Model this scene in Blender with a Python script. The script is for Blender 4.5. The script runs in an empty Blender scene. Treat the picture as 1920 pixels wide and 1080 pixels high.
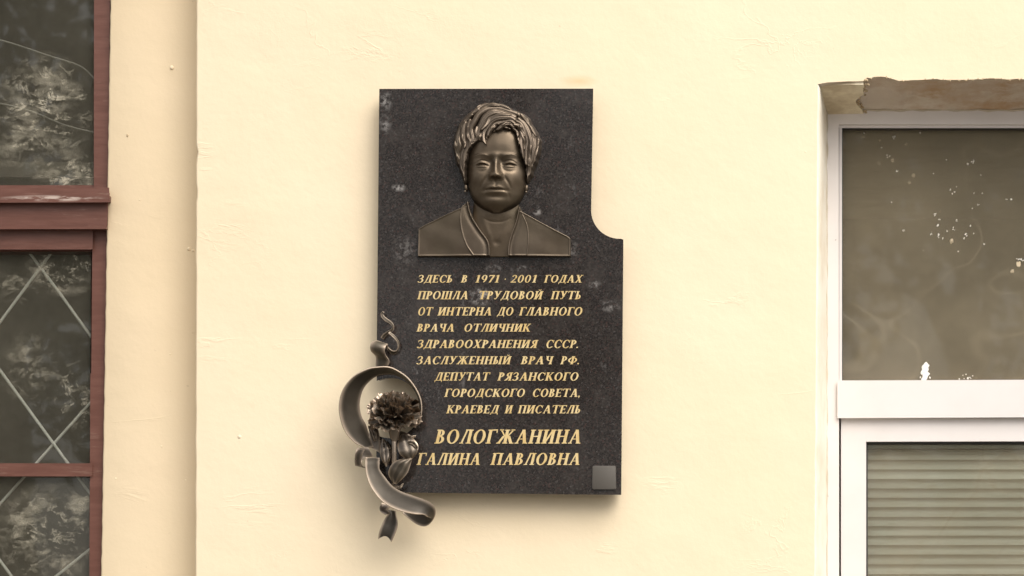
import bpy, bmesh, math, random
import numpy as np
from mathutils import Vector, Matrix, noise

# ------------------------------------------------------------ camera, sky, sun
S = 0.0012            # metres per photo pixel on the wall
D = 5.0               # camera distance
CX, CZ, ZC = 0.5, 1.65, 2.45
sc = bpy.context.scene
cam_d = bpy.data.cameras.new('camera')
cam = bpy.data.objects.new('camera', cam_d)
sc.collection.objects.link(cam)
sc.camera = cam
cam.location = (CX, -D, CZ)
cam.rotation_euler = (math.radians(90), 0, 0)
W = 1920 * S
cam_d.lens = 36 * D / W
cam_d.shift_x = -CX / W
cam_d.shift_y = (ZC - CZ) / W
cam_d.clip_end = 500
cam_d.clip_start = 0.05

EL, AZ = math.radians(52), math.radians(38)     # AZ: to the right of straight-on
world = bpy.data.worlds.new('World')
sc.world = world
world.use_nodes = True
wn, wl = world.node_tree.nodes, world.node_tree.links
bg = wn['Background']
sky = wn.new('ShaderNodeTexSky')
sky.sky_type = 'NISHITA'
sky.sun_disc = False
sky.sun_elevation = EL
sky.sun_rotation = math.radians(180) - AZ
sky.air_density = 1.0
sky.dust_density = 4.0
hs = wn.new('ShaderNodeHueSaturation')
hs.inputs['Saturation'].default_value = 0.12     # thin overcast
wl.new(sky.outputs[0], hs.inputs['Color'])
wl.new(hs.outputs[0], bg.inputs['Color'])
bg.inputs['Strength'].default_value = 0.115
sun_d = bpy.data.lights.new('sun', 'SUN')
sun = bpy.data.objects.new('sun', sun_d)
sc.collection.objects.link(sun)
sun_d.energy = 1.35
sun_d.angle = math.radians(58)
sun_d.color = (1.0, 0.93, 0.82)
sdir = Vector((math.sin(AZ) * math.cos(EL), -math.cos(AZ) * math.cos(EL), math.sin(EL)))
sun.rotation_euler = sdir.to_track_quat('Z', 'Y').to_euler()
sun.location = (4, -6, 8)
sc.view_settings.view_transform = 'Standard'
sc.view_settings.look = 'None'
sc.view_settings.exposure = 1.03
sc.view_settings.gamma = 1
sc.view_settings.use_curve_mapping = False

# ------------------------------------------------------------ helpers
rnd = random.Random(7)
COL = sc.collection


def P(px, py, y=0.0):
    """world point at depth y (negative = in front of the wall) seen at photo pixel px,py"""
    x0 = (px - 960) * S
    z0 = ZC + (540 - py) * S
    k = (D + y) / D
    return Vector((CX + (x0 - CX) * k, y, CZ + (z0 - CZ) * k))


def tag(o, label=None, cat=None, group=None, kind=None):
    if label: o['label'] = label
    if cat: o['category'] = cat
    if group: o['group'] = group
    if kind: o['kind'] = kind
    return o


def empty(name, loc):
    o = bpy.data.objects.new(name, None)
    COL.objects.link(o)
    o.location = loc
    o.empty_display_size = 0.1
    bpy.context.view_layer.update()
    return o


def link(name, me, mat=None, parent=None):
    o = bpy.data.objects.new(name, me)
    COL.objects.link(o)
    if mat is not None and not me.materials:
        me.materials.append(mat)
    if parent is not None:
        o.parent = parent
        if parent.type == 'EMPTY' and parent.parent is None:
            o.matrix_parent_inverse = Matrix.Translation(-Vector(parent.location))
    return o


def smooth(me, ang=None):
    me.polygons.foreach_set('use_smooth', [True] * len(me.polygons))
    if ang:
        me.set_sharp_from_angle(angle=math.radians(ang))
    me.update()


def from_bm(name, bm, mat, parent=None, ang=None):
    me = bpy.data.meshes.new(name)
    bmesh.ops.recalc_face_normals(bm, faces=bm.faces)
    bm.to_mesh(me)
    bm.free()
    if ang:
        smooth(me, ang)
    return link(name, me, mat, parent)


def box_bm(bm, x0, x1, y0, y1, z0, z1, bev=0.0, top_slant=None):
    vs = [bm.verts.new((x, y, z)) for x in (x0, x1) for y in (y0, y1) for z in (z0, z1)]
    q = [(0, 1, 3, 2), (4, 6, 7, 5), (0, 4, 5, 1), (2, 3, 7, 6), (0, 2, 6, 4), (1, 5, 7, 3)]
    fs = [bm.faces.new([vs[i] for i in f]) for f in q]
    if bev:
        es = {e for f in fs for e in f.edges}
        bmesh.ops.bevel(bm, geom=list(es), offset=bev, segments=2, affect='EDGES', profile=0.5)


def prism_px(bm, pts, yf, yb, bev=0.0, seg=2, skip=()):
    """polygon in photo pixels on plane y=yf, extruded straight back to yb"""
    vf = [bm.verts.new(P(x, y, yf)) for x, y in pts]
    f = bm.faces.new(vf)
    f.normal_update()
    if f.normal.y > 0:
        f.normal_flip()
    vb = [bm.verts.new((v.co.x, yb, v.co.z)) for v in vf]
    n = len(vf)
    for i in range(n):
        bm.faces.new([vf[i], vf[(i + 1) % n], vb[(i + 1) % n], vb[i]])
    bm.faces.new(list(reversed(vb)))
    if bev:
        vset = [(vf[i], vf[(i + 1) % n]) for i in range(n) if i not in skip]
        fe = [bm.edges.get(p) for p in vset]
        bmesh.ops.bevel(bm, geom=fe, offset=bev, segments=seg, affect='EDGES', profile=0.5)


def board(name, pts, yf, yb, mat, parent, bev=0.002, ang=35, skip=()):
    bm = bmesh.new()
    prism_px(bm, pts, yf, yb, bev, 2, skip)
    return from_bm(name, bm, mat, parent, ang)


def rect(x0, y0, x1, y1):
    return [(x0, y0), (x0, y1), (x1, y1), (x1, y0)]


# ------------------------------------------------------------ materials
class M:
    def __init__(s, name):
        s.m = bpy.data.materials.new(name)
        s.m.use_nodes = True
        s.n = s.m.node_tree.nodes
        s.l = s.m.node_tree.links
        s.b = s.n['Principled BSDF']
        s.out = s.n['Material Output']

    def node(s, t, **kw):
        n = s.n.new(t)
        for k, v in kw.items():
            if k in ('operation', 'blend_type', 'data_type', 'noise_dimensions', 'feature', 'distance', 'wave_type', 'musgrave_type', 'clamp'):
                setattr(n, k, v)
            else:
                s.put(n.inputs[k.replace('_', ' ')], v)
        return n

    def put(s, inp, v):
        if isinstance(v, bpy.types.NodeSocket):
            s.l.new(v, inp)
        else:
            inp.default_value = v

    def pos(s):
        return s.n.new('ShaderNodeNewGeometry').outputs['Position']

    def mapping(s, scale=(1, 1, 1), loc=(0, 0, 0), rot=(0, 0, 0), src=None):
        mp = s.n.new('ShaderNodeMapping')
        s.l.new(src or s.pos(), mp.inputs['Vector'])
        mp.inputs['Scale'].default_value = scale
        mp.inputs['Location'].default_value = loc
        mp.inputs['Rotation'].default_value = rot
        return mp.outputs[0]

    def noise(s, scale, detail=4, rough=0.5, vec=None, dist=0.0):
        n = s.n.new('ShaderNodeTexNoise')
        n.inputs['Scale'].default_value = scale
        n.inputs['Detail'].default_value = detail
        n.inputs['Roughness'].default_value = rough
        n.inputs['Distortion'].default_value = dist
        s.l.new(vec or s.pos(), n.inputs['Vector'])
        return n.outputs['Fac']

    def ramp(s, fac, stops):
        r = s.n.new('ShaderNodeValToRGB')
        s.l.new(fac, r.inputs[0])
        e = r.color_ramp.elements
        while len(e) < len(stops):
            e.new(0.5)
        for i, (p, c) in enumerate(stops):
            e[i].position = p
            e[i].color = (c, c, c, 1) if isinstance(c, (int, float)) else (*c, 1)
        return r.outputs[0]

    def mix(s, fac, a, b, mode='MIX'):
        n = s.n.new('ShaderNodeMix')
        n.data_type = 'RGBA'
        n.blend_type = mode
        s.put(n.inputs[0], fac)
        for i, v in ((6, a), (7, b)):
            s.put(n.inputs[i], (*v, 1) if isinstance(v, tuple) and len(v) == 3 else v)
        return n.outputs[2]

    def math(s, op, a, b=0.0, c=None, clamp=False):
        n = s.n.new('ShaderNodeMath')
        n.operation = op
        n.use_clamp = clamp
        s.put(n.inputs[0], a)
        s.put(n.inputs[1], b)
        if c is not None: s.put(n.inputs[2], c)
        return n.outputs[0]

    def bump(s, h, strength=0.3, dist=0.002, prev=None):
        n = s.n.new('ShaderNodeBump')
        n.inputs['Strength'].default_value = strength
        n.inputs['Distance'].default_value = dist
        s.l.new(h, n.inputs['Height'])
        if prev: s.l.new(prev, n.inputs['Normal'])
        return n.outputs[0]

    def spot(s, px, py, rx, ry, y=0.0, soft=1.0):
        """mask: 1 inside an ellipse on the wall plane"""
        c = P(px, py, y)
        v = s.mapping(scale=(1 / (rx * S), 0, 1 / (ry * S)),
                      loc=(-c.x / (rx * S), 0, -c.z / (ry * S)))
        ln = s.n.new('ShaderNodeVectorMath')
        ln.operation = 'LENGTH'
        s.l.new(v, ln.inputs[0])
        return s.ramp(ln.outputs['Value'], [(max(0, 1 - soft), 1.0), (1.0, 0.0)])


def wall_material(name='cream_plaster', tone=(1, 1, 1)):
    m = M(name)
    big = m.noise(1.3, 3, 0.5)
    fine = m.noise(9, 6, 0.6)
    c = m.mix(m.ramp(big, [(0.35, 0.0), (0.7, 1.0)]), (0.82, 0.69, 0.495), (0.80, 0.66, 0.46))
    streak = m.noise(3, 5, 0.6, m.mapping((1.6, 1, 1.0)))
    c = m.mix(m.math('MULTIPLY', m.ramp(streak, [(0.50, 0.0), (0.8, 1.0)]), 0.12), c, (0.74, 0.60, 0.40))
    c = m.mix(m.math('MULTIPLY', m.ramp(fine, [(0.55, 0.0), (0.75, 1.0)]), 0.20), c, (0.84, 0.71, 0.50))
    st = m.math('MULTIPLY', m.spot(1085, 152, 42, 12), 0.5)
    c = m.mix(st, c, (0.72, 0.43, 0.17))
    st = m.math('MULTIPLY', m.spot(900, 972, 330, 60), 0.22)  # plaque's soft shadow tinted into the wall below it
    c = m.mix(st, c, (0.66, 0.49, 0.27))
    pk = m.ramp(m.noise(2.2, 4, 0.6, m.mapping((1, 1, 1), (9, 0, 2))), [(0.48, 0.0), (0.66, 1.0)])
    c = m.mix(m.math('MULTIPLY', pk, 0.45), c, (0.83, 0.685, 0.50))
    specks = m.ramp(m.noise(60, 2, 0.5), [(0.76, 0.0), (0.79, 1.0)])
    c = m.mix(m.math('MULTIPLY', specks, 0.25), c, (0.45, 0.34, 0.2))
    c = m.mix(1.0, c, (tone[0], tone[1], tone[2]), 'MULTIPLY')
    m.put(m.b.inputs['Base Color'], c)
    m.b.inputs['Roughness'].default_value = 0.75
    m.b.inputs['Specular IOR Level'].default_value = 0.25
    # wrinkles of old paint: thin ridges gathered in a few places
    rid = m.math('ABSOLUTE', m.math('SUBTRACT', m.noise(5.5, 5, 0.55, m.mapping((0.8, 1, 1.5)), 0.6), 0.5))
    rid = m.ramp(rid, [(0.0, 1.0), (0.012, 0.0)])
    where = m.ramp(m.noise(2.3, 2, 0.5, m.mapping((1, 1, 1), (3, 0, 5))), [(0.58, 0.0), (0.70, 1.0)])
    rid = m.math('MULTIPLY', rid, where)
    n1 = m.bump(m.noise(3, 3, 0.5), 0.5, 0.014)
    n2 = m.bump(m.noise(55, 5, 0.65), 0.30, 0.002, n1)
    n3 = m.bump(rid, 0.32, 0.0011, n2)
    vo = m.n.new('ShaderNodeTexVoronoi')
    vo.inputs['Scale'].default_value = 7
    m.l.new(m.pos(), vo.inputs['Vector'])
    dots = m.ramp(vo.outputs['Distance'], [(0.0, 1.0), (0.035, 0.0)])
    hz = m.math('ABSOLUTE', m.math('SUBTRACT', m.noise(7, 6, 0.6, m.mapping((0.5, 1, 2.2), (1, 0, 4)), 0.5), 0.5))
    hz = m.ramp(hz, [(0.0, 1.0), (0.03, 0.0)])
    zone = None
    for (x, y, rx, ry) in ((235, 398, 70, 14), (262, 552, 45, 16), (265, 785, 95, 22), (225, 930, 40, 30), (1262, 190, 30, 14), (1240, 905, 40, 26), (560, 648, 60, 16), (420, 420, 60, 60),
                           (1500, 745, 50, 20), (400, 640, 60, 50), (690, 90, 60, 40), (470, 950, 70, 50), (1360, 560, 60, 30), (1120, 1035, 60, 25), (455, 10, 60, 20), (380, 290, 25, 60)):
        k = m.spot(x, y, rx, ry, 0.0)
        zone = k if zone is None else m.math('MAXIMUM', zone, k)
    n3 = m.bump(m.math('MULTIPLY', hz, zone), 0.30, 0.0017, n3)
    n4 = m.bump(dots, 0.6, 0.004, n3)
    m.put(m.b.inputs['Normal'], n4)
    return m.m


def concrete_material():
    m = M('bare_render')
    f = m.noise(5, 6, 0.65)
    c = m.mix(m.ramp(f, [(0.42, 0.0), (0.60, 1.0)]), (0.62, 0.52, 0.43), (0.50, 0.33, 0.20))
    c = m.mix(m.math('MULTIPLY', m.ramp(m.noise(11, 6, 0.7, m.mapping((0.6, 1, 1), (5, 0, 0))), [(0.5, 0.0), (0.62, 1.0)]), 0.7), c, (0.72, 0.64, 0.54))
    g = m.noise(22, 5, 0.6)
    c = m.mix(m.ramp(g, [(0.45, 0.0), (0.7, 0.6)]), c, (0.62, 0.53, 0.42))
    m.put(m.b.inputs['Base Color'], c)
    m.b.inputs['Roughness'].default_value = 0.95
    m.put(m.b.inputs['Normal'], m.bump(m.noise(60, 6, 0.7), 0.6, 0.004))
    return m.m


def stained_plaster():
    m = M('stained_plaster')
    f = m.noise(14, 5, 0.65)
    c = m.mix(m.ramp(f, [(0.4, 0.0), (0.6, 1.0)]), (0.78, 0.68, 0.50), (0.58, 0.47, 0.32))
    m.put(m.b.inputs['Base Color'], c)
    m.b.inputs['Roughness'].default_value = 0.9
    m.put(m.b.inputs['Normal'], m.bump(m.noise(30, 6, 0.7), 0.5, 0.004))
    return m.m


def broken_edge_material():
    m = M('broken_plaster_edge')
    c = m.mix(m.noise(40, 4), (0.40, 0.28, 0.16), (0.55, 0.44, 0.29))
    m.put(m.b.inputs['Base Color'], c)
    m.b.inputs['Roughness'].default_value = 0.95
    m.put(m.b.inputs['Normal'], m.bump(m.noise(90, 5, 0.7), 0.7, 0.003))
    return m.m


def granite_material():
    m = M('polished_black_granite')
    vo = m.n.new('ShaderNodeTexVoronoi')
    vo.inputs['Scale'].default_value = 330
    m.l.new(m.pos(), vo.inputs['Vector'])
    sp = m.n.new('ShaderNodeSeparateColor')
    m.l.new(vo.outputs['Color'], sp.inputs[0])
    c = m.mix(m.ramp(sp.outputs[0], [(0.3, 0.0), (1.0, 1.0)]), (0.014, 0.0105, 0.009), (0.034, 0.027, 0.023))
    c = m.mix(m.ramp(sp.outputs[1], [(0.95, 0.0), (0.97, 0.35)]), c, (0.10, 0.09, 0.085))
    c = m.mix(m.ramp(sp.outputs[2], [(0.93, 0.0), (0.95, 0.35)]), c, (0.07, 0.032, 0.026))
    cl = m.noise(16, 6, 0.7)
    c = m.mix(m.ramp(cl, [(0.50, 0.0), (0.85, 0.5)]), c, (0.068, 0.057, 0.050))
    # cloudy sky reflections painted into the stone's colour
    refl = m.ramp(m.noise(20, 5, 0.75, m.mapping((1.3, 1, 0.8), (2.2, 0, 0.7))), [(0.62, 0.0), (0.78, 1.0)])
    c = m.mix(m.math('MULTIPLY', refl, 0.35), c, (0.30, 0.28, 0.27))
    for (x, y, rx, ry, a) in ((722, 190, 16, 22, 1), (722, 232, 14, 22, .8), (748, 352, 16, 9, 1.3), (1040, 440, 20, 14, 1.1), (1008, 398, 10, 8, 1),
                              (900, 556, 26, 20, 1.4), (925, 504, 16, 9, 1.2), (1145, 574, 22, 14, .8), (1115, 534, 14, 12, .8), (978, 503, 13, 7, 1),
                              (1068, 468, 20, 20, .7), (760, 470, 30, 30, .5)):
        k = m.math('MULTIPLY', m.spot(x, y, rx, ry, -0.045), m.ramp(m.noise(85, 5, 0.75), [(0.46, 0.0), (0.60, 1.0)]))  # local flecks of reflected sky, likewise painted
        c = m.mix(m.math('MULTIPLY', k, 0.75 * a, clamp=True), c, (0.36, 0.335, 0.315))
    m.put(m.b.inputs['Base Color'], c)
    m.b.inputs['Roughness'].default_value = 0.20
    m.put(m.b.inputs['Roughness'], m.ramp(m.noise(6, 4), [(0.3, 0.10), (0.7, 0.20)]))
    return m.m


def bronze_material(name, a=(0.105, 0.075, 0.05), b=(0.155, 0.12, 0.085), rough=0.4, edge=0.5, metal=0.75):
    m = M(name)
    c = m.mix(m.ramp(m.noise(14, 5, 0.6), [(0.35, 0.0), (0.7, 1.0)]), a, b)
    c = m.mix(m.ramp(m.noise(5, 3, 0.5, m.mapping((1, 1, 1), (4, 1, 7))), [(0.45, 0.0), (0.75, 0.5)]), c, (0.10, 0.085, 0.05))
    geo = m.n.new('ShaderNodeNewGeometry')
    pt = m.ramp(geo.outputs['Pointiness'], [(0.51, 0.0), (0.60, 1.0)])
    c = m.mix(m.math('MULTIPLY', pt, edge), c, (0.42, 0.33, 0.25))  # worn rims lightened, with edge highlights painted in too
    cav = m.ramp(geo.outputs['Pointiness'], [(0.42, 0.7), (0.495, 0.0)])
    c = m.mix(cav, c, (0.035, 0.026, 0.02))     # darker colour in the grooves
    m.put(m.b.inputs['Base Color'], c)
    m.b.inputs['Metallic'].default_value = metal
    m.put(m.b.inputs['Roughness'], m.ramp(m.noise(40, 4), [(0.3, rough - 0.06), (0.7, rough + 0.08)]))
    m.put(m.b.inputs['Normal'], m.bump(m.noise(160, 4, 0.6), 0.12, 0.001))
    return m.m


def gold_material():
    m = M('gilded_paint')
    c = m.mix(m.ramp(m.noise(55, 3), [(0.35, 0.0), (0.7, 1.0)]), (0.60, 0.42, 0.17), (0.68, 0.53, 0.28))
    m.put(m.b.inputs['Base Color'], c)
    m.b.inputs['Metallic'].default_value = 0.15
    m.b.inputs['Roughness'].default_value = 0.45
    return m.m


def plain(name, col, rough=0.6, metal=0.0, bump=0.0, bscale=60, var=0.0, col2=None, spec=0.5):
    m = M(name)
    c = (*col, 1)
    if col2:
        c = m.mix(m.ramp(m.noise(bscale / 4, 5, 0.6), [(0.4, 0.0), (0.68, 1.0)]), col, col2)
    m.put(m.b.inputs['Base Color'], c)
    m.b.inputs['Roughness'].default_value = rough
    m.b.inputs['Metallic'].default_value = metal
    m.b.inputs['Specular IOR Level'].default_value = spec
    if bump:
        m.put(m.b.inputs['Normal'], m.bump(m.noise(bscale, 5, 0.6), bump, 0.002))
    return m.m


def wood_material():
    m = M('red_brown_oil_paint')
    g = m.noise(6, 6, 0.6, m.mapping((2, 1, 14)))
    c = m.mix(m.ramp(g, [(0.4, 0.0), (0.7, 1.0)]), (0.108, 0.040, 0.026), (0.145, 0.060, 0.042))
    worn = m.ramp(m.noise(12, 7, 0.7, m.mapping((0.7, 1, 5))), [(0.60, 0.0), (0.70, 1.0)])
    c = m.mix(m.math('MULTIPLY', worn, 0.5), c, (0.26, 0.16, 0.12))
    # peeled streak on the weather moulding
    st = m.math('MULTIPLY', m.spot(90, 366, 110, 7, 0.03, 0.6),
                m.ramp(m.noise(14, 5, 0.7, m.mapping((1, 1, 6))), [(0.44, 0.0), (0.54, 1.0)]))
    c = m.mix(m.math('MULTIPLY', st, 0.85), c, (0.50, 0.40, 0.34))
    m.put(m.b.inputs['Base Color'], c)
    m.b.inputs['Roughness'].default_value = 0.42
    m.put(m.b.inputs['Normal'], m.bump(m.noise(40, 5, 0.6, m.mapping((0.4, 1, 2))), 0.25, 0.002))
    return m.m


def pvc_material():
    m = M('white_pvc')
    d = m.ramp(m.noise(5, 6, 0.6), [(0.45, 0.0), (0.75, 1.0)])
    c = m.mix(m.math('MULTIPLY', d, 0.3), (0.74, 0.685, 0.655), (0.60, 0.54, 0.50))
    sp = m.ramp(m.noise(70, 2, 0.5), [(0.77, 0.0), (0.80, 1.0)])
    c = m.mix(m.math('MULTIPLY', sp, 0.5), c, (0.25, 0.2, 0.16))
    m.put(m.b.inputs['Base Color'], c)
    m.b.inputs['Roughness'].default_value = 0.35
    m.b.inputs['Specular IOR Level'].default_value = 0.4
    return m.m


def glass_material(name, dust, dust_col, marks, mirror=1.0):
    """window glass: clear + mirror coat + a film of dust, with smears and painted glints given by marks()"""
    m = M(name)
    m.n.remove(m.b)
    tr = m.n.new('ShaderNodeBsdfTransparent')
    tr.inputs[0].default_value = (0.93, 0.94, 0.92, 1)
    gl = m.n.new('ShaderNodeBsdfGlossy')
    gl.inputs['Roughness'].default_value = 0.02
    m.put(gl.inputs['Normal'], m.bump(m.noise(2.5, 2, 0.5), 0.05, 0.02))
    fr = m.n.new('ShaderNodeFresnel')
    fr.inputs['IOR'].default_value = 1.5
    a = m.n.new('ShaderNodeMixShader')
    m.l.new(m.math('MULTIPLY', fr.outputs[0], mirror, clamp=True), a.inputs[0])
    m.l.new(tr.outputs[0], a.inputs[1])
    m.l.new(gl.outputs[0], a.inputs[2])
    df = m.n.new('ShaderNodeBsdfDiffuse')
    fac = m.math('ADD', m.math('MULTIPLY', m.ramp(m.noise(3, 4, 0.6), [(0.25, 0.6), (0.75, 1.25)]), dust), marks(m), clamp=True)
    df.inputs[0].default_value = (*dust_col, 1)
    b = m.n.new('ShaderNodeMixShader')
    m.l.new(fac, b.inputs[0])
    m.l.new(a.outputs[0], b.inputs[1])
    m.l.new(df.outputs[0], b.inputs[2])
    m.l.new(b.outputs[0], m.out.inputs[0])
    return m.m


def marks_left(m):
    y = 0.12
    rid = m.math('ABSOLUTE', m.math('SUBTRACT', m.noise(15, 6, 0.7, m.mapping((1, 1, 1.9), rot=(0, 0.5, 0)), 0.9), 0.5))
    rid = m.ramp(rid, [(0.0, 1.0), (0.03, 0.0)])
    brk = m.ramp(m.noise(40, 5, 0.7), [(0.48, 0.0), (0.56, 1.0)])
    scr = m.math('MULTIPLY', rid, brk)
    cl = m.ramp(m.noise(13, 7, 0.75, m.mapping((1, 1, 1.6), (3, 0, 1))), [(0.50, 0.0), (0.80, 1.0)])
    tot = None
    for (x, yy, rx, ry, a, b) in ((80, 200, 110, 110, .50, .35), (60, 270, 120, 50, .3, .35), (130, 325, 80, 45, .5, .5), (120, 500, 80, 60, .35, .7), (30, 540, 60, 40, .1, .6),
                                  (60, 690, 70, 80, .15, .35), (140, 740, 50, 70, .4, .35), (90, 1000, 120, 110, .3, .45), (150, 960, 30, 90, .2, .5)):
        k = m.math('MULTIPLY', m.spot(x, yy, rx, ry, y), m.math('ADD', m.math('MULTIPLY', scr, a), m.math('MULTIPLY', cl, b)))
        tot = k if tot is None else m.math('MAXIMUM', tot, k)
    return m.math('MULTIPLY', tot, 2.0, clamp=True)


def marks_right(m):
    y = 0.195
    vo = m.n.new('ShaderNodeTexVoronoi')
    vo.inputs['Scale'].default_value = 34
    m.l.new(m.mapping((1, 1, 0.75), rot=(0, 0.6, 0)), vo.inputs['Vector'])
    fl = m.math('ADD', vo.outputs['Distance'], m.math('MULTIPLY', m.noise(120, 3), 0.35))
    fl = m.ramp(fl, [(0.30, 1.0), (0.36, 0.0)])
    gate = m.ramp(m.noise(14, 2, 0.5), [(0.5, 0.0), (0.58, 1.0)])
    fl = m.math('MULTIPLY', fl, gate)  # pale flecks put mirrored sky glints into the dust film
    tot = None
    for (x, yy, rx, ry, a) in ((1790, 410, 75, 90, .9), (1830, 310, 60, 30, .8), (1670, 260, 90, 22, .5), (1905, 490, 30, 30, 1), (1860, 690, 60, 30, .5), (1680, 330, 60, 50, .35)):
        k = m.math('MULTIPLY', m.spot(x, yy, rx, ry, y, 0.7), m.math('MULTIPLY', fl, a))
        tot = k if tot is None else m.math('MAXIMUM', tot, k)
    # faint wiped arcs
    wv = m.math('ABSOLUTE', m.math('SUBTRACT', m.noise(3.2, 2, 0.4, None, 1.0), 0.5))
    wv = m.math('MULTIPLY', m.ramp(wv, [(0.0, 1.0), (0.01, 0.0)]), 0.05)
    return m.math('ADD', tot, wv)


MAT = dict(
    wall=wall_material(), strip=wall_material('darker_cream_plaster', (0.92, 0.885, 0.84)), concrete=concrete_material(), stained=stained_plaster(), edge=broken_edge_material(),  # strip is the same plaster in a darker tone
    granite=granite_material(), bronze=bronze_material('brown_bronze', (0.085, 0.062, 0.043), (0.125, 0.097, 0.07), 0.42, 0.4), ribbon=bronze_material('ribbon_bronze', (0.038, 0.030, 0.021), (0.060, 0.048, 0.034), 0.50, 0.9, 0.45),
    bronze_face=bronze_material('bronze_face', (0.085, 0.063, 0.042), (0.12, 0.088, 0.058), 0.38, 0.35),
    bronze_dark=bronze_material('dark_bronze', (0.085, 0.068, 0.055), (0.14, 0.115, 0.092), 0.30, 0.9),
    hair=bronze_material('hair_bronze', (0.10, 0.075, 0.055), (0.145, 0.112, 0.083), 0.38, 0.9),
    petal=bronze_material('worn_highlit_petals', (0.24, 0.20, 0.16), (0.36, 0.31, 0.255), 0.30, 1.0, 0.6),
    gold=gold_material(), wood=wood_material(), pvc=pvc_material(),
    glass_l=glass_material('dusty_old_glass', 0.060, (0.50, 0.45, 0.35), marks_left, 0.75),
    glass_r=glass_material('dusty_glass', 0.185, (0.62, 0.515, 0.36), marks_right, 0.5),
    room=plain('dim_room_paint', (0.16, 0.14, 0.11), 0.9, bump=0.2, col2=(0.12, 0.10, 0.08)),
    bar=plain('pale_grey_bar_paint', (0.78, 0.75, 0.68), 0.5, bump=0.2),
    wire=plain('cable_reflection_grey', (0.30, 0.28, 0.24), 0.6),
    slat=plain('grey_green_slat', (0.56, 0.60, 0.54), 0.5),
    gasket=plain('black_rubber_gasket', (0.03, 0.028, 0.026), 0.6),
    caulk=plain('old_caulk', (0.55, 0.47, 0.36), 0.9, bump=0.6, bscale=120),
    cap=plain('brushed_grey_plate', (0.085, 0.074, 0.062), 0.6, 0.1, bump=0.1, bscale=200),
    ground=plain('worn_asphalt', (0.10, 0.095, 0.085), 0.95, bump=0.5, bscale=80, col2=(0.14, 0.13, 0.11)),
    leaf=plain('leaf_green', (0.05, 0.075, 0.022), 0.55, col2=(0.085, 0.10, 0.03), bscale=3),
    bark=plain('bark', (0.10, 0.075, 0.05), 0.95, bump=0.8, bscale=30),
    reveal=plain('whitewashed_reveal', (0.80, 0.74, 0.62), 0.8, bump=0.3, bscale=40, col2=(0.72, 0.63, 0.49)),
    white=plain('white_fleck', (0.85, 0.82, 0.76), 0.7),  # shared by the modelled sky glints and the white blobs
)

# ------------------------------------------------------------ ground
bm = bmesh.new()
vs = [bm.verts.new(p) for p in ((-150, -300, 0), (150, -300, 0), (150, 6, 0), (-150, 6, 0))]
bm.faces.new(vs)
tag(from_bm('ground', bm, MAT['ground']), kind='structure')

# ------------------------------------------------------------ facade
REC = 0.09                       # the strip beside the old window lies this much behind the wall
wall = empty('building_wall', (0.4, 0.0, 0))
tag(wall, 'cream painted plaster wall of the building carrying the memorial plaque', 'wall')


def wobble(x, k=0.8, f=0.021, seed=0.0):
    return k * noise.noise(Vector((x * f, seed, 3.1))) * 2 + 0.4 * k * noise.noise(Vector((x * f * 5, seed, 7.7)))


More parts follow.
